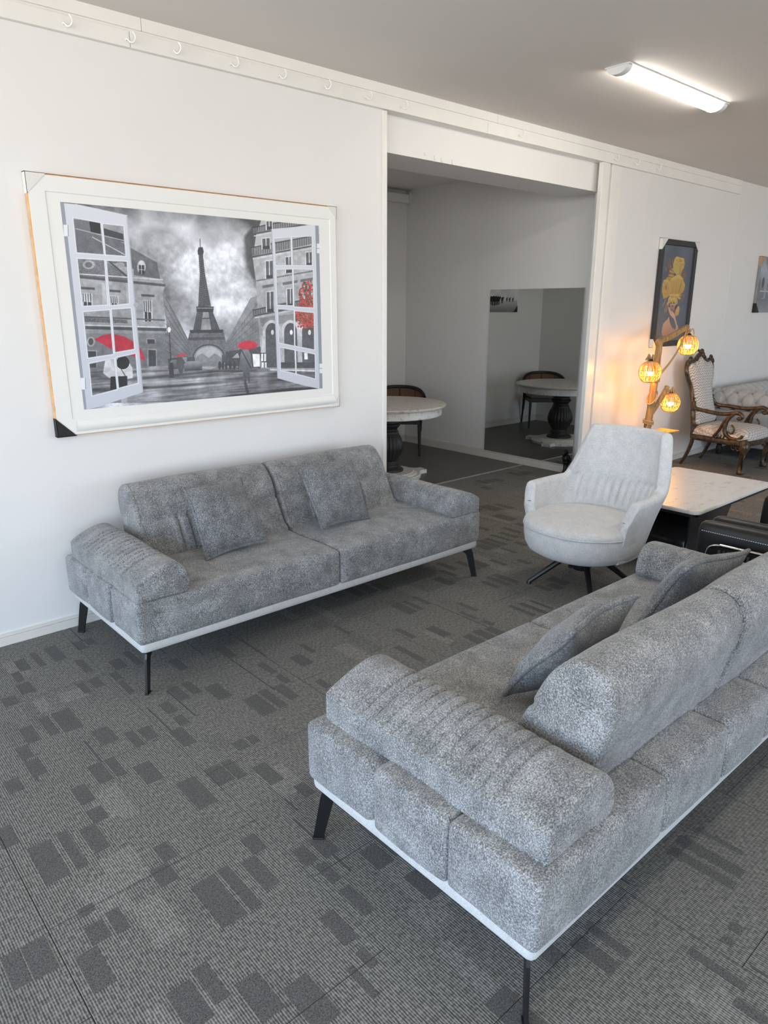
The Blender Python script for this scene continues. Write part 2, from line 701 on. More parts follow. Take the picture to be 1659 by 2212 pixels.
# edge strip of the opening, right jamb post and its cover strips
sbox('trim_4', 3.098, 3.13, YB - 0.012, YB + 0.11, 0.0, 2.672, m_trim, r=0.003)
sbox('trim_5', 5.437, 5.545, YB - 0.022, YB + 0.016, 0.0, 2.674, m_trim, r=0.003)
sbox('trim_6', 5.545, 5.66, YB + 0.012, YB + 0.10, 0.0, 2.674, m_wall)
sbox('trim_7', 5.585, 5.66, YB - 0.016, YB + 0.012, 0.0, 2.674, m_trim, r=0.003)
sbox('trim_8', 5.66, 5.74, YB - 0.008, YB, 0.057, 2.674, m_trim, r=0.002)
sbox('trim_9', AX0, AX1, 4.388, 4.414, -0.002, 0.004, m_alu, r=0.0015)
sbox('trim_10', AX0, 5.77, 6.10, AY1, 2.655, 2.735, m_trim)
sbox('trim_11', 8.03, 8.055, YB - 0.0015, YB, 0.0, CEIL, m_wall)



def baseboard(name, pts_axis, a, b, at, h, sgn):
    bm = bmesh.new()
    for z0, z1, d in ((0.0, h * 0.74, 0.016), (h * 0.76, h, 0.011)):
        lo, hi = sorted((at, at + sgn * d))
        if pts_axis == 'x':
            box(bm, a, b, lo, hi, z0, z1)
        else:
            box(bm, lo, hi, a, b, z0, z1)
    struct(name, bm, m_base)


baseboard('baseboard_back', 'x', XL, 3.098, YB, 0.057, -1)
baseboard('baseboard_back', 'x', 5.66, XR, YB, 0.062, -1)
baseboard('baseboard_alcove_right', 'y', YB + 0.11, AY1, AX1, 0.085, -1)
baseboard('baseboard_alcove_back', 'x', AX0, AX1 - 0.014, AY1, 0.085, -1)
baseboard('baseboard_alcove_left', 'y', YB + 0.11, AY1 - 0.014, AX0, 0.085, 1)

# ------------------------------------------------------------------ carpet tiles
RZ = np.array([0, 0, CAM_H])


def gfloor(px, py, z=0.0):
    d = RC @ np.array([px - CX, py - CY, F_PX])
    return RZ + (z - CAM_H) / d[2] * d


# darker cut-pile blocks read off the photograph as left and right corners (zoom windows x0, y0, scale)
DARK = []
for (x0, y0, s), L in (
    ((0, 1380, 3.95), [(605, 40, 750, 75), (705, 10, 830, 35), (365, 85, 580, 165), (245, 130, 400, 225), (110, 195, 270, 255),
                       (635, 190, 800, 270), (920, 195, 1095, 235), (1065, 110, 1200, 215), (1430, 190, 1610, 250), (925, 300, 1050, 335),
                       (1000, 370, 1155, 450), (655, 390, 785, 450), (745, 350, 905, 395), (85, 300, 220, 350), (130, 400, 310, 440),
                       (0, 520, 175, 545), (430, 645, 715, 745), (320, 685, 510, 800), (155, 775, 350, 860), (775, 795, 1015, 860),
                       (1050, 810, 1240, 895), (1170, 775, 1360, 830), (130, 945, 290, 1000), (200, 1060, 405, 1140), (20, 1230, 215, 1280),
                       (745, 1105, 975, 1190), (890, 1045, 1085, 1150), (1135, 1095, 1400, 1185), (605, 1285, 825, 1370), (735, 1475, 940, 1520)]),
    ((0, 1780, 3.95), [(230, 215, 600, 430), (480, 95, 755, 350), (680, 50, 950, 190), (-50, 60, 165, 160), (1300, 205, 1520, 270),
                       (1460, 140, 1640, 215), (1270, 405, 1535, 460), (650, 740, 825, 730), (715, 890, 960, 950), (930, 745, 1080, 900),
                       (170, 1060, 510, 1220), (0, 1150, 275, 1340), (635, 1145, 990, 1340)]),
    ((380, 1780, 3.77), [(120, 515, 575, 735), (335, 380, 705, 655), (525, 320, 850, 475), (525, 130, 750, 190), (940, 230, 1160, 290),
                         (1080, 140, 1335, 215), (1130, 355, 1355, 440), (1325, 550, 1625, 690), (1165, 765, 1490, 920), (480, 1310, 890, 1490),
                         (130, 1190, 440, 1400), (-85, 1390, 320, 1560), (1380, 1190, 1659, 1390), (1460, 1050, 1659, 1130)]),
    ((340, 1320, 3.95), [(95, 430, 310, 480), (490, 320, 680, 380), (720, 760, 1030, 845), (850, 690, 1115, 805), (985, 655, 1215, 725),
                         (850, 455, 1025, 520), (1000, 560, 1145, 600), (400, 655, 640, 720), (80, 665, 285, 740), (200, 620, 380, 690),
                         (5, 800, 180, 850), (130, 910, 285, 950), (100, 1030, 335, 1115), (630, 1130, 795, 1150), (750, 1080, 880, 1110),
                         (150, 1480, 525, 1620), (395, 1360, 660, 1430), (535, 1300, 770, 1400), (800, 1340, 1085, 1430), (1120, 400, 1335, 440),
                         (1055, 410, 1235, 480), (1205, 290, 1360, 345), (1490, 130, 1659, 190), (1340, 600, 1490, 640), (1180, 1490, 1330, 1560)]),
    ((760, 1040, 3.456), [(285, 930, 500, 970), (370, 900, 545, 950), (445, 870, 600, 910), (785, 915, 950, 960), (795, 980, 940, 1020),
                          (955, 1045, 1070, 1065), (820, 1160, 1000, 1190), (895, 1125, 1085, 1160), (985, 1105, 1160, 1135), (315, 1110, 490, 1160),
                          (545, 1100, 745, 1140), (310, 1240, 560, 1330), (1175, 930, 1370, 1000), (1250, 910, 1480, 990), (1330, 890, 1500, 950),
                          (965, 750, 1100, 790), (1000, 715, 1180, 770), (1040, 700, 1260, 750), (650, 670, 790, 700), (600, 730, 780, 760),
                          (1020, 590, 1165, 620), (1100, 500, 1240, 530), (1025, 400, 1200, 440), (1090, 385, 1255, 415), (1110, 350, 1280, 380),
                          (940, 190, 1140, 205), (1040, 260, 1240, 280), (940, 330, 1010, 370), (1220, 590, 1350, 610)]),
    ((1160, 1700, 3.3246), [(930, 470, 1440, 690), (1000, 380, 1490, 620), (1130, 310, 1490, 470), (1070, 1190, 1520, 1420),
                            (1410, 1540, 1659, 1690), (1310, 1100, 1430, 1110), (1380, 1000, 1480, 1040), (250, 1110, 580, 1300),
                            (330, 1010, 690, 1190), (0, 1190, 210, 1210)])):
    for a, b, c, d in L:
        p = gfloor(x0 + a / s, y0 + b / s)
        q = gfloor(x0 + c / s, y0 + d / s)
        xa, xb = sorted((p[0], q[0]))
        ya, yb = sorted((p[1], q[1]))
        if xb - xa < 0.02:
            xa, xb = xa - 0.012, xb + 0.012
        if yb - ya < 0.03:
            ya, yb = ya - 0.02, yb + 0.02
        cxy = ((xa + xb) / 2, (ya + yb) / 2)
        if all(math.hypot(cxy[0] - (r[0] + r[1]) / 2, cxy[1] - (r[2] + r[3]) / 2) > 0.05 for r in DARK):
            DARK.append((xa, xb, ya, yb))
n_read = len(DARK)


def free(r, pad=0.008):
    return all(r[1] + pad < q[0] or r[0] - pad > q[1] or r[3] + pad < q[2] or r[2] - pad > q[3] for q in DARK)


rn = random.Random(3)
TS, TX0 = 0.6185, 0.3225
for i in range(-4, 20):                      # random clusters where the photograph gives no block
    for j in range(-6, 9):
        for k in range(2):
            x = TX0 + i * TS + rn.uniform(0.02, 0.4)
            y = j * TS + rn.uniform(0.0, 0.45)
            inview = -0.1 < x < 2.1 and 1.3 < y < 3.4
            if inview:
                continue
            for _ in range(rn.choice((1, 2, 3, 3))):
                w, h = rn.choice((0.045, 0.06, 0.07)), rn.uniform(0.09, 0.2)
                y2 = y + rn.uniform(-0.03, 0.03)
                r = (x, x + w, y2, y2 + h)
                x += w + 0.014
                if free(r):
                    DARK.append(r)
OTHER = []
for i in range(-4, 20):
    for j in range(-6, 9):
        for k in range(5):
            x = TX0 + i * TS + rn.uniform(0.0, 0.5)
            y = j * TS + rn.uniform(0.0, 0.5)
            w, h = rn.choice((0.05, 0.08, 0.1)), rn.uniform(0.08, 0.26)
            kind = rn.choice((1, 1, 2, 2, 4))
            if kind == 4:
                w, h = 0.007, rn.uniform(0.15, 0.4)
            OTHER.append((x, x + w, y, y + h, kind))
TILE_M = [m_car_mid, m_car_light, m_car_dim, m_car_dark, m_car_edge]
for i in range(-4, 20):
    x0 = TX0 + i * TS
    if x0 > XR or x0 + TS / 2 < TFX:
        continue
    off = 0.0 if i % 2 == 0 else TS / 2
    for j in range(-6, 9):
        y0 = 1.055 + j * TS + off - TS
        y1 = y0 + TS
        xa, xb = max(x0, TFX), min(x0 + TS, XR)
        ya, yb = max(y0, TFY), min(y1, 4.388 if (AX0 - 0.1 < x0 + TS / 2 < AX1) else YB)
        in_alc = xa < AX1 and xb > AX0
        if in_alc:
            yb = min(y1, 4.388)
        else:
            yb = min(y1, YB)
        if yb - ya < 0.03 or xb - xa < 0.03:
            continue
        bm = bmesh.new()
        g = 0.0009
        vs = box(bm, xa + g, xb - g, ya + g, yb - g, -0.008, 0.0)
        for f in bm.faces:
            f.material_index = 0 if f.calc_center_median().z > -0.001 else 4

        def patch(r, z, mi):
            a, b, c, d = max(r[0], xa + g), min(r[1], xb - g), max(r[2], ya + g), min(r[3], yb - g)
            if b - a > 0.004 and d - c > 0.006:
                f = bm.faces.new([bm.verts.new(p) for p in ((a, c, z), (b, c, z), (b, d, z), (a, d, z))])
                f.material_index = mi
        for n, r in enumerate(OTHER):
            if r[0] < xb and r[1] > xa and r[2] < yb and r[3] > ya:
                patch(r, 0.0002 + (n % 7) * 0.00003, {1: 1, 2: 2, 4: 4}[r[4]])
        for n, r in enumerate(DARK):
            if r[0] < xb and r[1] > xa and r[2] < yb and r[3] > ya:
                patch(r, 0.0006 + (n % 5) * 0.00003, 3)
        mesh_obj('carpet_tile', bm, TILE_M, floor)


# ------------------------------------------------------------------ sofas
def back_profile(h):
    pts = [(0.385, 0.405), (0.36, 0.43), (0.30, 0.55), (0.255, 0.65), (0.215, h - 0.035), (0.165, h), (0.105, h - 0.004),
           (0.062, h - 0.045), (0.058, h - 0.12), (0.085, 0.52), (0.112, 0.42), (0.125, 0.405), (0.25, 0.402)]
    return [(p.x, p.y) for p in catmull([(a, b, 0) for a, b in pts], 10, True)]


def arm_profile(w, h):
    # u from the outer side (0) to the inner side (w), v up from the seat
    pts = [(0.0, 0.012), (0.0, 0.05), (0.0, h * 0.54), (0.004, h * 0.60), (0.016, h * 0.65), (w * 0.32, h * 0.87), (w * 0.58, h), (w * 0.8, h * 0.95),
           (w * 0.96, h * 0.62), (w, h * 0.26), (w * 0.97, 0.012), (w * 0.88, 0.0), (w * 0.5, 0.0), (0.012, 0.0)]
    return [(p.x, p.y) for p in catmull([(a, b, 0) for a, b in pts], 5, True)]


def gauss(d, w):
    return math.exp(-(d / w) ** 2)


def make_sofa(label, loc, rz, arm_in, arm_w, back_half, back_h, arm_y):
    """front faces local -Y, origin at the middle of the footprint; L 2.09 x D 0.83"""
    t = thing('sofa', label, 'sofa', loc, rz, 'grey three seater sofas')
    Lh, Dh = 1.045, 0.415
    # pale fabric band around the base
    bm = softbox(-Lh + 0.014, Lh - 0.014, -Dh + 0.010, Dh - 0.016, 0.181, 0.236, 0.018, (30, 16, 5))
    mesh_obj('base_band', bm, m_band, t, True)

    def wob(x, y, z):
        w = 0.003 * math.sin(9 * x + 3 * y) + 0.002 * math.sin(17 * y - 5 * x)
        return (x + w, y + w * 0.6, z + 0.6 * w if z > 0.35 else z)
    z0, z1 = 0.222, 0.406
    yf = -Dh + 0.004
    for sx_ in (-1, 1):
        a, b = sorted((0.002 * sx_, sx_ * (Lh - 0.006)))
        def wobc(x, y, z):
            if y > yf + 0.272:
                k = min(1, (y - yf - 0.272) / 0.018)
                if abs(x) > Lh - 0.06:
                    x -= math.copysign(0.022 * k, x)
                if abs(x) > Lh - 0.19 and z > 0.38:
                    z -= 0.016 * k
            return wob(x, y, z)
        bm = softbox(a, b, yf, 0.18, z0, z1, 0.017, (34, 26, 8), (0.004, 0.006, 0.012), wobc)
        mesh_obj('seat_cushion', bm, m_sofa, t, True)
        a, b = sorted((sx_ * (Lh - 0.18), sx_ * (Lh - 0.002)))
        for y0, y1 in ((yf + 0.297, yf + 0.560),):
            bm = softbox(a, b, y0, y1, z0, z1 + 0.006, 0.017, (12, 14, 8), (0.007, 0.002, 0.004), wob)
            mesh_obj('side_block', bm, m_sofa, t, True)
        for e0, e1 in ((Lh - 0.002, 0.5), (0.499, 0.151)):
            a, b = sorted((sx_ * e0, sx_ * e1))
            bm = softbox(a, b, yf + 0.561, Dh - 0.004, z0, z1 + 0.004, 0.017, (16, 12, 8), (0.006, 0.007, 0.006), wob)
            mesh_obj('rear_block', bm, m_sofa, t, True)
    bm = softbox(-0.15, 0.15, yf + 0.561, Dh - 0.004, z0, z1 + 0.004, 0.017, (14, 12, 8), (0.003, 0.007, 0.006), wob)
    mesh_obj('rear_block', bm, m_sofa, t, True)
    # armrests with quilted channels across the top
    for sx_ in (-1, 1):
        prof = arm_profile(arm_w, 0.138)
        y0, y1 = arm_y
        seams = [y0 + (y1 - y0) * (0.20 + 0.6 * k / 11) for k in range(12)]

        def disp(s, i, p, nn):
            top = min(1, max(0, (p[1] - 0.080) / 0.012)) * min(1, max(0, (p[0] - 0.006) / 0.02))
            d = min(abs(s - q) for q in seams)
            inside = seams[0] - 0.03 < s < seams[-1] + 0.03
            v = 0.0
            if inside:
                v -= top * 0.0105 * gauss(d, 0.005)
                v += top * 0.002
            v -= 0.0022 * gauss(p[1] - 0.084, 0.004) * (1 if p[0] < 0.02 else 0)
            v -= 0.002 * (gauss(s - y0 - 0.018, 0.004) + gauss(s - y1 + 0.018, 0.004))
            return v + 0.002 * math.sin(14 * s + 5 * p[1])
        if sx_ < 0:
            pr = [(-Lh + arm_in + u, 0.408 + v) for u, v in prof]
        else:
            pr = [(Lh - arm_in - u, 0.408 + v) for u, v in prof]

        def disp2(s, i, p, nn, sx_=sx_):
            u = p[0] + Lh - arm_in if sx_ < 0 else Lh - arm_in - p[0]
            return disp(s, i, (u, p[1] - 0.408), nn)
        bm = loft(pr, y0, y1, 0.014, 170, 'y', disp2)
        mesh_obj('armrest', bm, m_sofa, t, True)
    # two leaning back cushions with a seam and a channelled panel on the front
    for sx_ in (-1, 1):
        prof = [(Dh - d, z) for d, z in back_profile(back_h)]
        a, b = sorted((0.008 * sx_, sx_ * back_half))
        xs = [(a + b) / 2 + (k - 3) * 0.056 - 0.02 for k in range(7)]

        def dispb(s, i, p, nn, a=a, b=b, xs=xs):
            front = 1.0 if nn[0] < -0.35 and 0.42 < p[1] < back_h - 0.06 else 0.0
            v = 0.003 * math.sin(7 * s + 6 * p[1])
            zs = 0.575
            if front:
                v -= 0.013 * gauss(p[1] - zs, 0.009)
                if xs[0] - 0.03 < s < xs[-1] + 0.03 and p[1] < zs:
                    d = min(abs(s - q) for q in xs)
                    v -= 0.016 * gauss(d, 0.008)
                    v += 0.009 * math.sin(PI * min(1, (zs - p[1]) / 0.03) / 2)
                v += 0.008 * math.sin(PI * (s - a) / (b - a))
            v -= 0.0025 * (gauss(s - a - 0.024, 0.004) + gauss(s - b + 0.024, 0.004))
            return v
        bm = loft(prof, a, b, 0.020, 190, 'x', dispb)
        mesh_obj('back_cushion', bm, m_sofa, t, True)
    # splayed plate legs on the diagonals, and the middle foot
    for sx_ in (-1, 1):
        for sy in (-1, 1):
            bm = bmesh.new()
            poly = [(-0.10, 0.184), (-0.10, 0.172), (-0.055, 0.166), (-0.022, 0.140), (0.012, 0.006), (0.014, 0.0), (0.042, 0.0), (0.043, 0.008),
                    (0.018, 0.150), (0.010, 0.172), (-0.008, 0.184)]
            prism(bm, poly, -0.0045, 0.0045, axis='y')
            bevel_box(bm, 0.010, 0.046, -0.009, 0.009, 0.0, 0.006, 0.002, 1)
            bmesh.ops.rotate(bm, verts=bm.verts, cent=(0, 0, 0), matrix=Matrix.Rotation(math.atan2(sy, sx_), 3, 'Z'))
            bmesh.ops.translate(bm, verts=bm.verts, vec=(sx_ * (Lh - 0.045), sy * (Dh - 0.045) - 0.004, 0))
            mesh_obj('leg', bm, m_black, t)
    bm = bmesh.new()
    lathe(bm, [(0.022, 0.0), (0.026, 0.01), (0.03, 0.15), (0.034, 0.184)], 16)
    mesh_obj('middle_foot', bm, m_black, t, True, 0.6)
    return t


make_sofa('grey chenille sofa against the white wall under the big framed window picture', (2.035, 3.025, 0), 0, 0.015, 0.235, 0.785, 0.735, (-0.41, 0.36))
make_sofa('grey chenille sofa in the foreground seen from behind its backrest', (2.066, 1.085, 0), PI, 0.055, 0.27, 0.72, 0.745, (-0.385, 0.39))


# ------------------------------------------------------------------ throw pillows
def make_pillow(label, bl, br, tl, tr, thick=0.058, seed=1):
    bl, br, tl, tr = map(Vector, (bl, br, tl, tr))
    ex = ((br - bl) + (tr - tl)) / 2
    ez = ((tl - bl) + (tr - br)) / 2
    w, h = ex.length, ez.length
    rr = random.Random(seed)
    ph = [rr.uniform(0, 6) for _ in range(4)]
    t = thing('throw_pillow', label, 'pillow', (0, 0, 0), 0, 'grey throw pillows on the sofas')
    bm = bmesh.new()
    n = 22

    def outline(u, v):
        x = u * w / 2 * (1.0 - 0.10 * (1 - v * v))
        z = v * h / 2 * (1.0 - 0.10 * (1 - u * u))
        bend = 0.012 * math.sin(2.2 * u + ph[0]) * v + 0.010 * math.sin(2.6 * v + ph[1]) * u
        return x, bend, z
    grid = {}
    for side in (1, -1):
        for i in range(n + 1):
            for j in range(n + 1):
                edge = i in (0, n) or j in (0, n)
                if edge and side == -1:
                    grid[(side, i, j)] = grid[(1, i, j)]
                    continue
                u = math.sin((i / n - 0.5) * PI)
                v = math.sin((j / n - 0.5) * PI)
                x, y, z = outline(u, v)
                tk = thick * (max(0, 1 - u * u) ** 0.42) * (max(0, 1 - v * v) ** 0.42)
                tk *= 1 + 0.10 * math.sin(5 * u + ph[2]) * math.sin(4 * v + ph[3])
                grid[(side, i, j)] = bm.verts.new((x, y - side * tk, z))
        for i in range(n):
            for j in range(n):
                q = [grid[(side, i, j)], grid[(side, i + 1, j)], grid[(side, i + 1, j + 1)], grid[(side, i, j + 1)]]
                if side == -1:
                    q.reverse()
                bm.faces.new(q)
    mesh_obj('cover', bm, m_pillow, t, True)
    rim = []
    for k in range(4):
        for i in range(16):
            s = -1 + 2 * i / 16
            u, v = ((s, -1), (1, s), (-s, 1), (-1, -s))[k]
            rim.append(outline(u, v))
    bm = bmesh.new()
    tube(bm, rim, 0.0085, 6, closed=True)
    mesh_obj('piping', bm, m_pillow, t, True)
    aim(t, (bl + br + tl + tr) / 4, ex, ez)
    return t


make_pillow('grey pillow at the left end of the wall sofa', (1.47, 2.865, .434), (1.826, 2.905, .434), (1.405, 3.03, .73), (1.725, 3.05, .74), seed=2)
make_pillow('grey pillow on the right half of the wall sofa', (2.12, 2.875, .437), (2.49, 2.885, .437), (2.075, 3.04, .75), (2.42, 3.05, .735), seed=5)
make_pillow('grey pillow behind the near backrest of the foreground sofa', (1.50, 1.165, .437), (1.86, 1.15, .437), (1.53, .965, .735), (1.88, .965, .725), 0.064, seed=8)
make_pillow('grey pillow beside the far armrest of the foreground sofa', (2.22, 1.17, .437), (2.62, 1.15, .437), (2.2, .965, .735), (2.60, .965, .705), 0.064, seed=11)


# ------------------------------------------------------------------ pale swivel armchair
def make_swivel(loc, rz):
    """faces local -Y"""
    t = thing('tub_armchair', 'pale grey wool tub armchair with high back and black splayed legs', 'armchair', loc, rz)

    def sup(a, n=2.6):
        c, s = math.cos(a), math.sin(a)
        return (abs(c) ** n + abs(s) ** n) ** (-1 / n)
    # seat drum
    bm = bmesh.new()
    prof = [(0.0, 0.205), (0.16, 0.205), (0.262, 0.212), (0.300, 0.235), (0.318, 0.27), (0.326, 0.32), (0.328, 0.355), (0.326, 0.368), (0.330, 0.374),
            (0.330, 0.385), (0.322, 0.402), (0.30, 0.412), (0.22, 0.422), (0.1, 0.427), (0.0, 0.428)]
    lathe(bm, prof, 72, 0, -0.01, lambda r, z, a: r * (0.35 * sup(a) + 0.65))
    mesh_obj('seat', bm, m_white_fab, t, True)
    bm = bmesh.new()
    tube(bm, [(0.331 * (0.35 * sup(a) + 0.65) * math.cos(a), -0.01 + 0.331 * (0.35 * sup(a) + 0.65) * math.sin(a), 0.372) for a in np.linspace(0, 2 * PI, 72, endpoint=False)], 0.0035, 6, closed=True)
    mesh_obj('seat_piping', bm, m_white_fab, t, True)
    # wrap-around shell: arms running into the high back
    NT_, A = 420, math.radians(112)
    bm = bmesh.new()
    rings = []

    def sm(x):
        x = max(0, min(1, x))
        return x * x * (3 - 2 * x)
    for i in range(NT_ + 1):
        th = -A + 2 * A * i / NT_
        at = abs(th)
        back = 1 - sm((at - math.radians(47)) / math.radians(14))
        shoulder = 1 - sm((at - math.radians(46)) / math.radians(40))
        endf = sm((A - at) / math.radians(13) + 0.25)
        htop = 0.545 + 0.01 * shoulder + 0.292 * back
        htop = 0.42 + (htop - 0.42) * endf
        sec = []
        nz = 40
        zs = [0.225 + (htop - 0.225) * k / nz for k in range(nz + 1)]

        def pt(z, inner):
            q = (z - 0.225) / 0.33
            R = 0.318 + 0.05 * min(1, q) - 0.02 * (1 - min(1, q)) ** 2
            th_in = 0.062 if inner else 0.0
            lean = max(0, z - 0.36) * 0.26 * (0.3 + 0.7 * shoulder) * max(0, math.cos(th))
            k = sup(th + PI / 2, 2.7) * 0.75 + 0.25
            rr = (R - th_in) * k
            x = rr * math.sin(th)
            y = rr * math.cos(th)
            fl = sm((z - 0.40) / 0.25) * (1 - sm((at - math.radians(46)) / math.radians(26)))
            flat = (R - th_in) * 1.0 * (1 - 0.10 * math.sin(th) ** 2)
            y += (flat - y) * 0.7 * fl
            x *= 1 - 0.12 * fl * sm((z - 0.5) / 0.4)
            y += lean
            if inner and 0.42 < z < 0.575 and at < math.radians(58):
                d = min(abs(th - math.radians(q2)) for q2 in range(-45, 46, 9))
                y += (0.016 - 0.030 * abs(math.sin(th / math.radians(9) * PI)) ** 0.35) * sm((z - 0.42) / 0.02) * sm((math.radians(50) - at) / 0.08)
            if inner and at < math.radians(75):
                y += 0.016 * gauss(z - 0.585, 0.006)
            return (x, y, z)
        sec += [pt(z, False) for z in zs]
        o, n_ = Vector(pt(htop, False)), Vector(pt(htop, True))
        for k in range(1, 6):
            a = PI * k / 6
            m_ = (o + n_) / 2
            sec.append(m_ + (o - m_) * math.cos(a) + Vector((0, 0, 0.030 * math.sin(a))))
        sec += [pt(z, True) for z in reversed(zs)]
        rings.append([bm.verts.new(p) for p in sec])
    for a, b in zip(rings[:-1], rings[1:]):
        n = len(a)
        for k in range(n):
            bm.faces.new((a[k], a[(k + 1) % n], b[(k + 1) % n], b[k]))
    for ring in (rings[0], rings[-1]):
        n = len(ring)
        h = n // 2
        for k in range(h - 1):
            try:
                bm.faces.new((ring[k], ring[k + 1], ring[n - 2 - k], ring[n - 1 - k]))
            except Exception:
                pass
    bmesh.ops.recalc_face_normals(bm, faces=bm.faces)
    mesh_obj('back_and_arms', bm, m_white_fab, t, True)
    bm = bmesh.new()
    lathe(bm, [(0.05, 0.10), (0.055, 0.12), (0.055, 0.19), (0.10, 0.20), (0.10, 0.206)], 24)
    mesh_obj('swivel_hub', bm, m_black, t, True, 0.6)
    for k in range(4):
        a = math.radians(45 + 90 * k)
        d = Vector((math.cos(a), math.sin(a), 0))
        bm = bmesh.new()
        tube(bm, [d * 0.04 + Vector((0, 0, 0.175)), d * 0.10 + Vector((0, 0, 0.165)), d * 0.30 + Vector((0, 0, 0.012))], [0.016, 0.018, 0.013], 8)
        lathe(bm, [(0.014, 0.0), (0.016, 0.004), (0.012, 0.014)], 10, d.x * 0.297, d.y * 0.297)
        mesh_obj('leg', bm, m_black, t, True, 0.7)
    return t


make_swivel((3.42, 2.13, 0), math.radians(-90))


# ------------------------------------------------------------------ coffee table
def rrect(x0, x1, y0, y1, r, n=6):
    out = []
    for cx_, cy_, a0 in ((x1 - r, y1 - r, 0), (x0 + r, y1 - r, 90), (x0 + r, y0 + r, 180), (x1 - r, y0 + r, 270)):
        for k in range(n + 1):
            a = math.radians(a0 + 90 * k / n)
            out.append((cx_ + r * math.cos(a), cy_ + r * math.sin(a)))
    return out


ct = thing('coffee_table', 'rectangular coffee table with pale marble top on a black pedestal', 'table', (4.50, 2.08, 0))
bm = bmesh.new()
prism(bm, rrect(-0.545, 0.545, -0.345, 0.345, 0.045), 0.398, 0.420)
bmesh.ops.bevel(bm, geom=[e for e in bm.edges if abs(e.verts[0].co.z - e.verts[1].co.z) < 1e-6], offset=0.004, segments=2, affect='EDGES')
mesh_obj('marble_top', bm, m_marble, ct)
bm = bmesh.new()
prism(bm, rrect(-0.530, 0.530, -0.330, 0.330, 0.04), 0.378, 0.398)
mesh_obj('under_frame', bm, m_black, ct)
bm = bmesh.new()
pp = [(0.42, 0.24, 0.378), (0.36, 0.215, 0.34), (0.31, 0.19, 0.28), (0.285, 0.18, 0.20), (0.285, 0.18, 0.12), (0.31, 0.19, 0.06)]
prev = None
for hx, hy, z in pp:
    ring = [bm.verts.new((x, y, z)) for x, y in rrect(-hx, hx, -hy, hy, 0.02, 3)]
    if prev:
        for k in range(len(ring)):
            bm.faces.new((prev[k], ring[k], ring[(k + 1) % len(ring)], prev[(k + 1) % len(ring)]))
    prev = ring
bmesh.ops.recalc_face_normals(bm, faces=bm.faces)
m_gloss = plain('black_gloss_lacquer', (26, 27, 29), 0.16)
mesh_obj('pedestal', bm, m_gloss, ct, True, 0.7)
bm = bmesh.new()
prism(bm, rrect(-0.43, 0.43, -0.27, 0.27, 0.05), 0.0, 0.06)
mesh_obj('plinth', bm, m_gloss, ct)

# ------------------------------------------------------------------ black leather recliner at the right edge
bc = thing('leather_armchair', 'black leather armchair with white stitching and chrome trim beside the near sofa', 'armchair', (0, 0, 0))


def pad(name, x0, x1, y0, y1, z0, z1, r, m=m_leather):
    return mesh_obj(name, softbox(x0, x1, y0, y1, z0, z1, r, (10, 18, 10), (0.004, 0.004, 0.006)), m, bc, True)


pad('armrest', 3.36, 3.452, 0.55, 1.475, 0.16, 0.55, 0.042)
pad('armrest', 3.462, 3.55, 0.55, 1.46, 0.16, 0.555, 0.04)
pad('seat', 3.555, 4.10, 0.62, 1.40, 0.16, 0.43, 0.05)
pad('armrest', 4.105, 4.195, 0.55, 1.46, 0.16, 0.555, 0.04)
pad('armrest', 4.205, 4.295, 0.55, 1.475, 0.16, 0.55, 0.042)
pad('backrest', 3.56, 4.095, 0.42, 0.63, 0.16, 0.55, 0.06)
pad('base', 3.38, 4.27, 0.56, 1.40, 0.03, 0.17, 0.02)
bm = bmesh.new()
yy = 0.60
while yy < 1.45:
    tube(bm, [(3.357, yy, 0.508), (3.357, yy + 0.006, 0.508)], 0.0014, 5)
    yy += 0.0105
o = mesh_obj('stitching', bm, m_stitch, bc)
o['kind'] = 'stuff'
# outer ribbed wing with a chrome rim
wing = [(0.62, 0.05), (1.335, 0.05), (1.375, 0.20), (1.385, 0.40), (1.372, 0.448), (1.33, 0.465), (1.25, 0.468), (0.62, 0.475)]
bm = bmesh.new()
prism(bm, wing, 3.285, 3.325, axis='x')
mesh_obj('side_wing', bm, m_leather, bc)
bm = bmesh.new()
yy = 0.66
while yy < 1.33:
    tube(bm, [(3.284, yy, 0.10), (3.284, yy, 0.455)], 0.009, 6)
    yy += 0.022
o = mesh_obj('wing_ribs', bm, m_leather, bc, True)
o['kind'] = 'stuff'
bm = bmesh.new()
rim = [(3.30, y, z) for y, z in ((1.386, 0.40), (1.374, 0.452), (1.33, 0.472), (1.25, 0.475), (0.62, 0.482))]
tube(bm, [tuple(p) for p in catmull(rim, 5)], 0.006, 8, flat=((1, 0, 0), 2.2))
mesh_obj('chrome_trim', bm, m_chrome, bc, True)


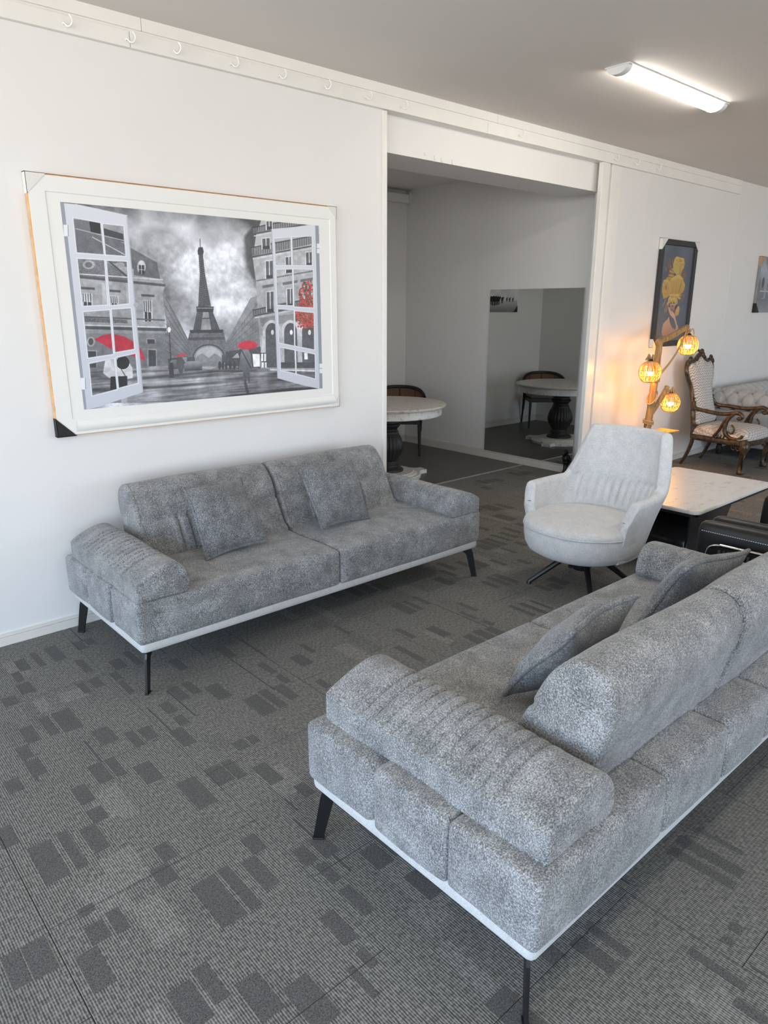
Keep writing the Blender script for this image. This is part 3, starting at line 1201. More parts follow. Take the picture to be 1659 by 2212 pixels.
# ------------------------------------------------------------------ flat prints painted in code
class Paint:
    """small polygon painter on a float image; coordinates are pixels, y down"""

    def __init__(s, w, h, rgb=(128, 128, 128)):
        s.w, s.h = w, h
        s.a = np.zeros((h, w, 3), np.float32)
        s.a[:] = np.array(rgb) / 255.0
        s.rng = np.random.default_rng(5)

    def mask(s, poly):
        P = np.array(poly, float)
        x0, x1 = int(max(0, P[:, 0].min() - 1)), int(min(s.w, P[:, 0].max() + 2))
        y0, y1 = int(max(0, P[:, 1].min() - 1)), int(min(s.h, P[:, 1].max() + 2))
        if x1 <= x0 or y1 <= y0:
            return None
        ss = 2
        xs = (np.arange((x1 - x0) * ss) + 0.5) / ss + x0
        ys = (np.arange((y1 - y0) * ss) + 0.5) / ss + y0
        X, Y = np.meshgrid(xs, ys)
        ins = np.zeros(X.shape, bool)
        n = len(P)
        for i in range(n):
            xa, ya = P[i]
            xb, yb = P[(i + 1) % n]
            if ya == yb:
                continue
            c = ((ya > Y) != (yb > Y)) & (X < (xb - xa) * (Y - ya) / (yb - ya) + xa)
            ins ^= c
        m = ins.reshape(y1 - y0, ss, x1 - x0, ss).mean((1, 3)).astype(np.float32)
        return x0, x1, y0, y1, m

    def poly(s, poly, rgb, rgb2=None, noise=0.0, alpha=1.0):
        r = s.mask(poly)
        if r is None:
            return
        x0, x1, y0, y1, m = r
        c = np.array(rgb, np.float32) / 255
        img = np.broadcast_to(c, (y1 - y0, x1 - x0, 3)).copy()
        if rgb2 is not None:
            tt = np.linspace(0, 1, y1 - y0)[:, None, None]
            img = c * (1 - tt) + np.array(rgb2, np.float32) / 255 * tt + np.zeros_like(img)
        if noise:
            img = img + s.rng.normal(0, noise / 255, img.shape[:2])[..., None]
        k = (m * alpha)[..., None]
        s.a[y0:y1, x0:x1] = s.a[y0:y1, x0:x1] * (1 - k) + img * k

    def ell(s, cx, cy, rx, ry, rgb, rgb2=None, noise=0.0, alpha=1.0, rot=0.0, n=28):
        c, q = math.cos(rot), math.sin(rot)
        s.poly([(cx + rx * math.cos(a) * c - ry * math.sin(a) * q, cy + rx * math.cos(a) * q + ry * math.sin(a) * c)
                for a in np.linspace(0, 2 * PI, n, endpoint=False)], rgb, rgb2, noise, alpha)

    def line(s, a, b, w, rgb, alpha=1.0):
        a, b = np.array(a, float), np.array(b, float)
        d = b - a
        n = np.array([-d[1], d[0]]) / max(1e-6, np.hypot(*d)) * w / 2
        s.poly([a + n, b + n, b - n, a - n], rgb, alpha=alpha)

    def image(s, name):
        im = bpy.data.images.new(name, s.w, s.h)
        buf = np.ones((s.h, s.w, 4), np.float32)
        buf[..., :3] = np.clip(s.a, 0, 1)[::-1]
        im.pixels.foreach_set(buf.ravel())
        im.pack()
        return im


def fractal(w, h, rng, octaves=6, base=3, aspect=1.0):
    out = np.zeros((h, w), np.float32)
    amp = 1.0
    for o in range(octaves):
        gx, gy = int(base * 2 ** o * aspect) + 2, int(base * 2 ** o) + 2
        g = rng.random((gy, gx)).astype(np.float32)
        X = np.linspace(0, gx - 1.001, w)
        Y = np.linspace(0, gy - 1.001, h)
        xi, yi = X.astype(int), Y.astype(int)
        fx, fy = X - xi, Y - yi
        fx, fy = (fx * fx * (3 - 2 * fx))[None], (fy * fy * (3 - 2 * fy))[:, None]
        a = g[yi][:, xi] * (1 - fx) + g[yi][:, xi + 1] * fx
        b = g[yi + 1][:, xi] * (1 - fx) + g[yi + 1][:, xi + 1] * fx
        out += amp * (a * (1 - fy) + b * fy)
        amp *= 0.55
    out -= out.min()
    return out / out.max()


def print_mat(name, im, rough=0.5):
    t = NT(name)
    tx = t.n.new('ShaderNodeTexImage')
    tx.image = im
    tx.extension = 'EXTEND'
    t.l.new(t.tc('UV'), tx.inputs[0])
    t.l.new(tx.outputs[0], t.p.inputs['Base Color'])
    t.set(Roughness=rough)
    return t.m


def print_quad(name, pts, m, parent):
    """pts: tl, tr, br, bl"""
    bm = bmesh.new()
    uv = bm.loops.layers.uv.new('UVMap')
    f = bm.faces.new([bm.verts.new(p) for p in (pts[3], pts[2], pts[1], pts[0])])
    for lp, c in zip(f.loops, ((0, 0), (1, 0), (1, 1), (0, 1))):
        lp[uv].uv = c
    return mesh_obj(name, bm, m, parent)


def homog(src, dst):
    A = []
    for (x, y), (u, v) in zip(src, dst):
        A.append([x, y, 1, 0, 0, 0, -u * x, -u * y, -u])
        A.append([0, 0, 0, x, y, 1, -v * x, -v * y, -v])
    return np.linalg.svd(np.array(A, float))[2][-1].reshape(3, 3)


class Sheet:
    """lets polygons be given in the coordinates of a zoom window of the photograph"""

    def __init__(s, p, corners):
        s.p = p
        s.H = homog(corners, [(0, 0), (p.w, 0), (p.w, p.h), (0, p.h)])
        s.win(0, 0, 1)

    def win(s, x0, y0, k):
        s.x0, s.y0, s.k = x0, y0, k
        return s

    def c(s, x, y):
        q = s.H @ np.array([s.x0 + x / s.k, s.y0 + y / s.k, 1.0])
        return q[0] / q[2], q[1] / q[2]

    def m(s, pts):
        return [s.c(*q) for q in pts]

    def poly(s, pts, *a, **k):
        s.p.poly(s.m(pts), *a, **k)

    def ell(s, cx, cy, rx, ry, *a, rot=0.0, n=26, **k):
        cc, q = math.cos(rot), math.sin(rot)
        s.poly([(cx + rx * math.cos(t) * cc - ry * math.sin(t) * q, cy + rx * math.cos(t) * q + ry * math.sin(t) * cc)
                for t in np.linspace(0, 2 * PI, n, endpoint=False)], *a, **k)

    def line(s, a, b, w, rgb, alpha=1.0):
        a, b = np.array(a, float), np.array(b, float)
        d = b - a
        n = np.array([-d[1], d[0]]) / max(1e-6, np.hypot(*d)) * w / 2
        s.poly([a + n, b + n, b - n, a - n], rgb, alpha=alpha)


def paint_city():
    P = Paint(1000, 650, (150, 152, 158))
    rng = np.random.default_rng(11)
    f = fractal(P.w, P.h, rng, 6, 3, 1.5)
    f2 = fractal(P.w, P.h, rng, 7, 4, 1.4)
    f3 = fractal(P.w, P.h, rng, 7, 5, 1.4)
    bil = 1 - np.abs(2 * f2 - 1)
    yy, xx = np.mgrid[0:P.h, 0:P.w]
    g = 158 + 120 * (f - 0.5) + 90 * (bil - 0.6) + 40 * (f3 - 0.5)
    g = g + 70 * np.exp(-(((xx - 590) / 120.0) ** 2 + ((yy - 170) / 150.0) ** 2)) * (0.5 + f2)
    dk = np.exp(-(((xx - 715) / 75.0) ** 2 + ((yy - 130) / 150.0) ** 2)) + 0.55 * (f3 - 0.5)
    g = g - 105 * np.clip((dk - 0.42) / 0.16, 0, 1) * (0.6 + 0.6 * bil)
    dk = np.exp(-(((xx - 330) / 110.0) ** 2 + ((yy - 110) / 90.0) ** 2)) + 0.6 * (f2 - 0.5)
    g = g - 60 * np.clip((dk - 0.45) / 0.25, 0, 1) - 40 * np.exp(-((yy / 40.0) ** 2))
    P.a[:] = (np.clip(g, 58, 236) / 255.0)[..., None] * np.array([0.97, 0.985, 1.02])
    Sx = Sheet(P, [(124, 440), (681, 487), (690, 838), (179, 883)])
    L = lambda: Sx.win(30, 360, 3.6875)
    R = lambda: Sx.win(400, 400, 4.4235)
    # ---- left palace
    s = L()
    s.poly([(300, 420), (560, 440), (905, 655), (1115, 770), (1135, 905), (480, 850)], (98, 100, 106), (78, 80, 86), 9)
    s.poly([(575, 440), (665, 455), (668, 545), (590, 535)], (34, 35, 38))
    s.poly([(690, 500), (845, 545), (850, 610), (695, 560)], (52, 53, 57))
    s.line((470, 505), (860, 600), 7, (170, 172, 176))
    s.line((600, 570), (880, 720), 7, (186, 188, 192))
    s.poly([(470, 690), (1130, 880), (1180, 955), (1160, 1010), (1215, 1690), (560, 1720)], (158, 160, 164), (112, 114, 118), 10)
    s.poly([(490, 745), (700, 750), (885, 890), (880, 930), (500, 880)], (104, 106, 110), (86, 88, 92), 20)
    s.ell(575, 790, 48, 36, (150, 152, 156), noise=14)
    s.ell(575, 790, 28, 22, (84, 86, 90))
    s.ell(820, 790, 40, 22, (142, 144, 148), noise=20)
    s.line((720, 750), (890, 890), 14, (60, 62, 66))
    s.line((490, 885), (1180, 950), 20, (66, 68, 72))
    s.line((490, 862), (1160, 905), 10, (196, 198, 202))
    s.poly([(930, 735), (1115, 790), (1140, 900), (930, 870)], (92, 94, 98), (80, 82, 86), 8)
    s.ell(990, 805, 34, 52, (188, 190, 194))
    s.poly([(970, 790), (1012, 790), (1015, 865), (972, 862)], (44, 46, 50))
    s.line((990, 785), (992, 862), 5, (200, 200, 204))
    s.line((970, 825), (1014, 828), 4, (200, 200, 204))
    for x in (680, 870):
        s.poly([(x, 930), (x + 36, 935), (x + 44, 1110), (x + 6, 1110)], (170, 172, 176))
    for x, y, w, h in ((525, 1010, 84, 130), (745, 1030, 66, 110), (1005, 1065, 74, 170)):
        s.poly([(x - 14, y - 46), (x + w + 16, y - 40), (x + w + 16, y - 22), (x - 14, y - 28)], (62, 64, 68))
        s.poly([(x, y), (x + w, y + 4), (x + w + 5, y + h), (x + 6, y + h)], (190, 192, 196))
        for k in range(4):
            s.line((x + 8 + k * w / 4.4, y + 6), (x + 12 + k * w / 4.4, y + h * 0.55), 7, (56, 58, 62))
        s.poly([(x + 14, y + h * 0.55), (x + w - 10, y + h * 0.58), (x + w - 8, y + h), (x + 16, y + h)], (40, 42, 46))
        s.line((x + w / 2, y + h * 0.5), (x + w / 2 + 3, y + h), 6, (205, 205, 208))
    s.line((545, 1200), (1180, 1225), 12, (70, 72, 76))
    s.poly([(545, 1205), (880, 1225), (885, 1250), (548, 1240)], (80, 82, 86), noise=26)
    s.line((550, 1285), (1190, 1300), 24, (60, 62, 66))
    s.line((550, 1265), (1190, 1282), 9, (190, 192, 196))
    s.poly([(560, 1330), (1195, 1330), (1215, 1660), (590, 1700)], (110, 112, 116), (92, 94, 98), 10)
    for x, y, w, h in ((1040, 1375, 58, 36), (1050, 1460, 58, 130), (575, 1470, 64, 150)):
        s.poly([(x - 8, y - 10), (x + w + 8, y - 8), (x + w + 8, y + h), (x - 8, y + h)], (140, 142, 146))
        s.poly([(x, y), (x + w, y + 2), (x + w + 3, y + h), (x + 3, y + h)], (48, 50, 54))
    s.ell(598, 1395, 32, 40, (150, 152, 156))
    s.ell(598, 1395, 20, 27, (56, 58, 62))
    for k in range(9):
        s.line((960, 1330 + k * 36), (1200, 1338 + k * 36), 2, (78, 80, 84), 0.6)
    # receding street on the left
    s.poly([(1160, 985), (1240, 1130), (1400, 1450), (1400, 1620), (1215, 1680), (1190, 1250)], (118, 120, 124), (86, 88, 92), 14)
    for k in range(7):
        s.line((1180, 1040 + k * 70), (1400, 1460 + k * 20), 5, (66, 68, 72), 0.8)
    s.poly([(1205, 1530), (1400, 1500), (1410, 1620), (1215, 1660)], (54, 56, 60), noise=14)
    s.line((1215, 1310), (1228, 1560), 6, (34, 36, 40))
    s.ell(1212, 1300, 13, 22, (238, 238, 238))
    # ---- street and wet ground
    s = R()
    s.poly([(-1200, 1760), (-300, 1735), (100, 1725), (900, 1760), (1320, 1765), (1330, 2050), (-1200, 2080)], (112, 114, 118), (60, 62, 66), 8)
    gm = P.mask(s.m([(-1200, 1745), (-300, 1728), (100, 1722), (900, 1755), (1320, 1765), (1330, 2050), (-1200, 2080)]))
    x0, x1, y0, y1, mk = gm
    st = fractal(x1 - x0, y1 - y0, rng, 5, 14, 0.35)
    for cx_, w_ in ((430, 40), (705, 26), (250, 26), (520, 30)):
        st = st + 0.16 * np.exp(-((np.arange(x0, x1) - cx_) / w_) ** 2)[None] * (0.5 + st)
    gv = np.clip(128 - 52 * np.linspace(0, 1, y1 - y0)[:, None] + (st - 0.55) * 150, 34, 215) / 255.0
    P.a[y0:y1, x0:x1] = P.a[y0:y1, x0:x1] * (1 - mk[..., None]) + (gv[..., None] * np.array([0.98, 0.99, 1.03])) * mk[..., None]
    # far houses under the arch
    s.poly([(-60, 1640), (60, 1640), (130, 1600), (240, 1640), (330, 1640), (340, 1740), (-60, 1740)], (112, 114, 118), noise=14)
    s.poly([(60, 1690), (330, 1690), (330, 1740), (60, 1740)], (76, 78, 82), noise=16)
    # receding street on the right
    s.poly([(350, 1510), (400, 1430), (590, 1080), (650, 1055), (690, 1600), (350, 1620)], (136, 138, 142), (92, 94, 98), 12)
    for k in range(6):
        s.line((360, 1530 + k * 16), (660, 1130 + k * 85), 6, (72, 74, 78), 0.8)
    for k in range(9):
        s.line((430 + k * 26, 1400 - k * 34), (430 + k * 26, 1560), 4, (84, 86, 90), 0.6)
    s.poly([(355, 1590), (690, 1540), (690, 1750), (355, 1720)], (56, 58, 62), noise=18)
    s.poly([(415, 1650), (470, 1600), (490, 1650)], (150, 150, 152))
    # tower
    d1, d2 = (42, 44, 48), (58, 60, 64)
    s.line((105, 515), (108, 600), 6, d1)
    s.poly([(92, 600), (130, 596), (142, 640), (136, 670), (86, 668), (84, 630)], d1)
    s.poly([(92, 668), (134, 668), (152, 840), (214, 1160), (92, 1165), (106, 860)], d2, noise=16)
    for k in range(26):
        y = 680 + k * 18
        xa, xb = 96 + max(0, (y - 860)) * -0.02, 134 + (y - 668) * 0.155
        s.line((xa, y), (xb, y + 22), 3, (128, 130, 134), 0.7)
        s.line((xb, y), (xa, y + 22), 3, (24, 26, 30), 0.7)
    s.poly([(74, 1162), (240, 1162), (236, 1215), (78, 1215)], d1)
    s.poly([(78, 1172), (236, 1172), (236, 1182), (78, 1182)], (120, 122, 126))
    s.poly([(80, 1215), (138, 1215), (118, 1390), (42, 1400)], d2, noise=18)
    s.poly([(190, 1215), (232, 1215), (302, 1390), (218, 1390)], d2, noise=18)
    s.line((130, 1275), (215, 1272), 8, d1)
    s.poly([(14, 1385), (330, 1380), (332, 1412), (16, 1416)], d1)
    s.poly([(10, 1414), (338, 1410), (360, 1520), (352, 1640), (300, 1640), (-8, 1660), (-14, 1520)], (84, 86, 90), noise=20)
    s.line((0, 1470), (345, 1462), 26, (58, 60, 64))
    s.ell(196, 1650, 128, 108, (150, 152, 156))
    for q in (134, 150):
        for k in range(22):
            a0, a1 = PI + PI * k / 22, PI + PI * (k + 1) / 22
            s.line((196 + q * math.cos(a0), 1650 + q * 0.84 * math.sin(a0)), (196 + q * math.cos(a1), 1650 + q * 0.84 * math.sin(a1)), 9,
                   (44, 46, 50) if q == 150 else (120, 122, 126))
    s.poly([(60, 1655), (130, 1605), (196, 1650), (250, 1605), (330, 1655), (330, 1730), (60, 1730)], (108, 110, 114), noise=12)
    s.poly([(-10, 1640), (62, 1640), (66, 1700), (-14, 1720)], d2, noise=10)
    s.poly([(318, 1620), (356, 1620), (360, 1690), (322, 1700)], d2, noise=10)
    # cars and people far off
    s.poly([(-190, 1710), (-160, 1670), (-60, 1660), (-20, 1700), (-20, 1750), (-190, 1760)], (104, 106, 110), (50, 52, 56))
    s.poly([(0, 1690), (100, 1690), (135, 1730), (130, 1765), (0, 1770)], (128, 130, 134), (70, 72, 76))
    for x in (300, 330, 360, 400, 440):
        s.ell(x, 1720, 14, 40, (46, 48, 52))
    # right building
    s.poly([(690, 335), (1300, 335), (1300, 1770), (770, 1770), (690, 1560), (640, 920), (610, 700), (640, 480)], (176, 178, 182), (140, 142, 146), 8)
    for y0, y1, xl, dk in ((400, 470, 600, 1), (590, 690, 588, 1), (1185, 1250, 610, 1)):
        s.poly([(xl, y0 + 12), (780, y0 - 40), (1300, y0 - 130), (1300, y0 - 60), (790, y1 - 45), (xl + 12, y1)], (96, 98, 102), noise=10, alpha=0.75)
        for k in range(30):
            x = xl + 8 + k * 22
            yk = y0 - (x - xl) * 0.19
            s.line((x, yk + 8), (x + 2, yk + (y1 - y0) * 0.86), 4, (36, 38, 42))
        s.line((xl, y0 + 10), (1290, y0 - 128), 8, (34, 36, 40))
        s.line((xl + 8, y1), (1290, y1 - 132), 14, (58, 60, 64))
        s.line((xl + 20, y1 + 18), (1290, y1 - 112), 10, (196, 198, 202))
    s.line((645, 915), (1290, 800), 12, (84, 86, 90))
    for x, y, w, h in ((700, 510, 70, 100), (735, 725, 66, 165), (925, 685, 62, 150), (1120, 640, 60, 130), (745, 1020, 64, 190), (940, 990, 62, 170), (1110, 960, 60, 150), (740, 345, 50, 80)):
        s.poly([(x - 10, y - 6), (x + w + 8, y - 14), (x + w + 12, y + h), (x - 6, y + h + 6)], (206, 208, 212))
        s.poly([(x, y + 4), (x + w, y - 4), (x + w + 4, y + h), (x + 4, y + h + 4)], (70, 72, 78))
        s.line((x + w / 2, y), (x + w / 2 + 3, y + h), 9, (205, 206, 210))
        s.poly([(x + 6, y + h - 26), (x + w, y + h - 32), (x + w + 2, y + h), (x + 6, y + h + 4)], (40, 42, 46))
        if y > 900:
            s.poly([(x - 44, y - 60), (x + w + 40, y - 84), (x + w + 36, y - 58), (x - 40, y - 34)], (84, 86, 90))
    # arcade
    s.poly([(680, 1270), (1300, 1190), (1300, 1260), (690, 1350)], (118, 120, 124), noise=10)
    for x, w in ((795, 74), (975, 76), (1150, 80)):
        s.ell(x, 1400, w + 14, 112, (190, 192, 196))
        s.ell(x, 1405, w - 14, 90, (62, 64, 68))
        s.poly([(x - w + 14, 1405), (x + w - 14, 1405), (x + w - 10, 1740), (x - w + 20, 1740)], (66, 68, 72), noise=14)
        s.poly([(x - w - 24, 1440), (x - w + 12, 1440), (x - w + 18, 1745), (x - w - 18, 1745)], (176, 178, 182))
        s.ell(x + 6, 1405, 14, 24, (240, 240, 240))
    s.poly([(610, 1610), (680, 1612), (684, 1730), (622, 1734)], (238, 238, 240))
    s.poly([(690, 1600), (745, 1600), (752, 1745), (698, 1745)], (40, 42, 46))
    for a, b, c, d in ((694, 1608, 714, 1680), (722, 1608, 742, 1680), (700, 1690, 720, 1742), (728, 1690, 748, 1742)):
        s.poly([(a, b), (c, b), (c, d), (a, d)], (236, 236, 238))
    s.poly([(1105, 1600), (1138, 1600), (1140, 1662), (1108, 1662)], (238, 238, 240))
    s.poly([(880, 1690), (1300, 1690), (1300, 1745), (885, 1745)], (52, 54, 58), noise=18)
    s.line((780, 1760), (1300, 1775), 12, (205, 206, 210))
    # red tree
    for k in range(900):
        a, r = rng.uniform(0, 2 * PI), rng.random() ** 0.5
        if k % 3 == 0:
            x, y = 1150 + 95 * r * math.cos(a), 1060 + 150 * r * math.sin(a)
        else:
            x, y = 1130 + 110 * r * math.cos(a), 1270 + 120 * r * math.sin(a) - 80 * r * rng.random()
        if x > 1205:
            continue
        c = [(196, 40, 46), (150, 34, 34), (116, 72, 44), (74, 44, 30), (206, 58, 60), (96, 60, 38)][rng.integers(6)]
        s.ell(x, y, rng.uniform(5, 13), rng.uniform(5, 11), c, n=6)
    # walker in a trench coat under the red umbrella
    s.poly([(515, 1570), (570, 1560), (600, 1640), (610, 1760), (585, 1770), (590, 1880), (575, 1890), (555, 1790), (552, 1890), (535, 1890), (520, 1770), (482, 1740), (495, 1620)], (104, 106, 110), (60, 62, 66), 10)
    s.line((510, 1580), (600, 1750), 8, (30, 32, 34))
    s.line((495, 1560), (478, 1760), 5, (40, 42, 44))
    s.poly([(530, 1890), (560, 1890), (580, 1985), (555, 1985)], (36, 38, 42), alpha=0.7)
    s.poly([(465, 1545), (480, 1515), (510, 1494), (570, 1484), (630, 1492), (664, 1526), (640, 1556), (590, 1568), (545, 1572), (500, 1556)], (196, 34, 52), (164, 28, 44))
    # figures on the left
    s = L()
    s.poly([(1265, 1495), (1345, 1492), (1345, 1508), (1268, 1510)], (196, 36, 52))
    s.poly([(1275, 1530), (1315, 1515), (1340, 1560), (1318, 1650), (1300, 1650), (1272, 1580)], (60, 62, 66))
    s.poly([(1215, 1560), (1245, 1560), (1255, 1680), (1215, 1680)], (44, 46, 50))
    s.poly([(1330, 1570), (1360, 1550), (1440, 1545), (1475, 1580), (1475, 1620), (1335, 1625)], (130, 132, 136), (44, 46, 50))
    s.poly([(710, 1545), (770, 1515), (880, 1530), (925, 1600), (930, 1680), (880, 1690), (740, 1680), (695, 1640)], (214, 214, 218), (180, 182, 188), 8)
    s.ell(850, 1560, 52, 52, (24, 25, 27))
    s.poly([(755, 1670), (885, 1665), (890, 1800), (750, 1810)], (26, 27, 29))
    s.line((830, 1600), (880, 1680), 6, (40, 42, 44))
    s.poly([(838, 1800), (890, 1800), (885, 1880), (840, 1880)], (150, 150, 154))
    s.poly([(622, 1378), (690, 1345), (760, 1332), (860, 1355), (940, 1400), (990, 1450), (1032, 1548), (985, 1530), (930, 1510), (780, 1468), (700, 1420)], (176, 30, 48), (196, 40, 58))
    s.line((770, 1335), (790, 1470), 6, (140, 22, 38))
    tex = fractal(P.w, P.h, rng, 5, 40, 1.5)
    tex2 = fractal(P.w, P.h, rng, 4, 6, 1.5)
    sky = np.clip((yy - 60) / 60.0, 0.25, 1.0)
    P.a *= (1 + sky * (0.34 * (tex - 0.5) + 0.26 * (tex2 - 0.5)))[..., None]
    P.a[:] = np.clip(P.a, 0, 1) ** 0.80
    # ---- casements of the painted window, drawn over a kept copy of the view
    view = P.a.copy()

    def casement(s, outer, panes, edge):
        s.poly(outer, (214, 217, 224), (196, 200, 210))
        for q in panes:
            for grow, c in ((9, (236, 238, 242)), (4, (168, 173, 184))):
                cx_, cy_ = sum(p[0] for p in q) / 4, sum(p[1] for p in q) / 4
                s.poly([(p[0] + math.copysign(grow, p[0] - cx_), p[1] + math.copysign(grow, p[1] - cy_)) for p in q], c)
        for q in panes:
            r = P.mask(s.m(q))
            if r:
                x0, x1, y0, y1, mk = r
                P.a[y0:y1, x0:x1] = P.a[y0:y1, x0:x1] * (1 - mk[..., None]) + view[y0:y1, x0:x1] * mk[..., None]
        a, b = edge
        s.line(a, b, 6, (176, 181, 192))
    s = L()
    s.poly([(345, 295), (385, 305), (575, 1928), (545, 1930)], (150, 156, 166))
    casement(s, [(378, 305), (480, 312), (876, 396), (1012, 1792), (640, 1915), (570, 1928)],
             [[(455, 425), (662, 462), (690, 705), (485, 690)], [(688, 470), (842, 486), (862, 716), (712, 706)],
              [(490, 745), (694, 756), (720, 1100), (535, 1112)], [(720, 760), (872, 766), (892, 1090), (750, 1106)],
              [(540, 1166), (738, 1150), (770, 1490), (580, 1520)], [(762, 1145), (906, 1135), (936, 1450), (792, 1476)],
              [(590, 1572), (776, 1532), (802, 1766), (615, 1816)], [(800, 1525), (946, 1492), (966, 1716), (822, 1756)]], ((872, 400), (1008, 1790)))
    s.ell(950, 1105, 20, 20, (170, 174, 182))
    for y in (520, 1725):
        x = 392 if y < 1000 else 538
        s.poly([(x - 18, y - 46), (x + 18, y - 44), (x + 22, y + 46), (x - 12, y + 46)], (232, 234, 238))
        s.line((x + 18, y - 44), (x + 22, y + 46), 4, (110, 114, 122))
    s = R()
    s.poly([(1205, 375), (1240, 378), (1282, 1940), (1250, 1942)], (140, 147, 160))
    casement(s, [(786, 420), (1208, 377), (1254, 1942), (1120, 1915), (850, 1842)],
             [[(820, 516), (968, 502), (975, 760), (834, 760)], [(990, 500), (1170, 490), (1176, 760), (1000, 760)],
              [(840, 812), (984, 806), (994, 1146), (850, 1140)], [(1004, 806), (1184, 810), (1190, 1166), (1012, 1156)],
              [(856, 1186), (1000, 1196), (1008, 1530), (870, 1500)], [(1018, 1204), (1194, 1222), (1200, 1566), (1022, 1530)],
              [(876, 1552), (1010, 1578), (1020, 1792), (886, 1762)], [(1030, 1582), (1204, 1616), (1210, 1842), (1036, 1796)]], ((790, 425), (852, 1838)))
    for x, y in ((1235, 602), (1264, 1748)):
        s.poly([(x - 12, y - 46), (x + 14, y - 46), (x + 16, y + 46), (x - 10, y + 46)], (228, 231, 236))
        s.line((x - 12, y), (x + 14, y), 5, (120, 124, 132))
    return P.image('window_view_print')


def corner_guard(parent, m, cx_, cz_, sx_, sz_, size, y0, y1, label=None):
    """triangular card corner wrapped over a frame's corner; y0 front, y1 wall"""
    bm = bmesh.new()
    a, b, c = (cx_ + sx_ * 0.002, cz_ + sz_ * 0.002), (cx_ - sx_ * size, cz_ + sz_ * 0.002), (cx_ + sx_ * 0.002, cz_ - sz_ * size)
    prism(bm, [a, b, c], y0 - 0.003, y0 - 0.0005, axis='y')
    x0, x1 = sorted((cx_, cx_ + sx_ * 0.003))
    z0, z1 = sorted((cz_ - sz_ * size, cz_ + sz_ * 0.003))
    box(bm, x0, x1, y0 - 0.003, y1, z0, z1)
    x0, x1 = sorted((cx_ - sx_ * size, cx_ + sx_ * 0.003))
    z0, z1 = sorted((cz_, cz_ + sz_ * 0.003))
    box(bm, x0, x1, y0 - 0.003, y1, z0, z1)
    o = mesh_obj('corner_protector', bm, m, parent)
    if label:
        o['label'] = label
    return o


# big picture of an opened window
pw = thing('framed_picture', 'large white framed picture of open casements onto a grey city street with an iron tower', 'picture', (0, 0, 0))
PX0, PX1, PZ0, PZ1 = 1.043, 2.712, 0.966, 2.106
yF = YB - 0.036
bm = bmesh.new()
box(bm, PX0, PX1, yF + 0.004, YB - 0.004, PZ0, PZ1)
mesh_obj('backing_board', bm, m_wood_edge, pw)
bm = bmesh.new()


def ring_frame(bm, o, i, y0, y1):
    """flat ring between an outer and an inner rectangle (x0,x1,z0,z1), y0 front of the outer edge, y1 front of the inner edge"""
    A = [(o[0], o[2]), (o[1], o[2]), (o[1], o[3]), (o[0], o[3])]
    B = [(i[0], i[2]), (i[1], i[2]), (i[1], i[3]), (i[0], i[3])]
    for k in range(4):
        a, b = A[k], A[(k + 1) % 4]
        c, d = B[(k + 1) % 4], B[k]
        f = bm.faces.new([bm.verts.new(p) for p in ((a[0], y0, a[1]), (b[0], y0, b[1]), (c[0], y1, c[1]), (d[0], y1, d[1]))])
    return


R0 = (PX0 + 0.004, PX1 - 0.004, PZ0 + 0.004, PZ1 - 0.004)
R1 = (1.116, 2.668, 1.042, 2.038)
R2 = (1.120, 2.664, 1.046, 2.034)
R3 = (1.176, 2.590, 1.083, 1.998)
yf = yF
ring_frame(bm, (R0[0], R0[1], R0[2], R0[3]), R0, yf + 0.006, yf)
ring_frame(bm, R0, R1, yf, yf)
ring_frame(bm, R1, R2, yf, yf + 0.004)
ring_frame(bm, R2, R3, yf + 0.004, yf + 0.003)
bmesh.ops.remove_doubles(bm, verts=bm.verts, dist=1e-5)
bmesh.ops.recalc_face_normals(bm, faces=bm.faces)
fr = mesh_obj('window_frame_border', bm, m_frame_white, pw)
# thin wood edge lines showing round the border, and the sill moulding
bm = bmesh.new()
pts = [(1.075, 0.985), (2.695, 0.985)]
secs = [(0.982, 0.0), (0.990, 0.006), (1.004, 0.011), (1.016, 0.010), (1.024, 0.005), (1.034, 0.0)]
prev = None
for zc, d in secs:
    xa, xb = 1.128 + (zc - 0.98) * 0.2, 2.702 - (zc - 0.98) * 0.6
    row = [bm.verts.new((xa, yF - 0.0006 - d, zc)), bm.verts.new((xb, yF - 0.0006 - d, zc))]
    if prev:
        bm.faces.new((prev[0], prev[1], row[1], row[0]))
    prev = row
mesh_obj('sill_moulding', bm, m_frame_white, pw, True)
mm = print_mat('city_window_print', paint_city(), 0.45)
print_quad('print', [(R3[0], yF + 0.0028, R3[3]), (R3[1], yF + 0.0028, R3[3]), (R3[1], yF + 0.0028, R3[2]), (R3[0], yF + 0.0028, R3[2])], mm, pw)
bm = bmesh.new()
box(bm, PX0, PX1, yF + 0.004, yF + 0.010, PZ1 - 0.0005, PZ1 + 0.003)
mesh_obj('top_edge_strip', bm, m_wood_dark_edge, pw)
corner_guard(pw, m_card, PX0, PZ1, -1, 1, 0.085, yF, YB - 0.003)
corner_guard(pw, m_card, PX1, PZ1, 1, 1, 0.062, yF, YB - 0.003)
corner_guard(pw, m_card, PX1, PZ0, 1, -1, 0.062, yF, YB - 0.003)
corner_guard(pw, m_card_black, PX0, PZ0, -1, -1, 0.085, yF, YB - 0.003, 'black corner protector')


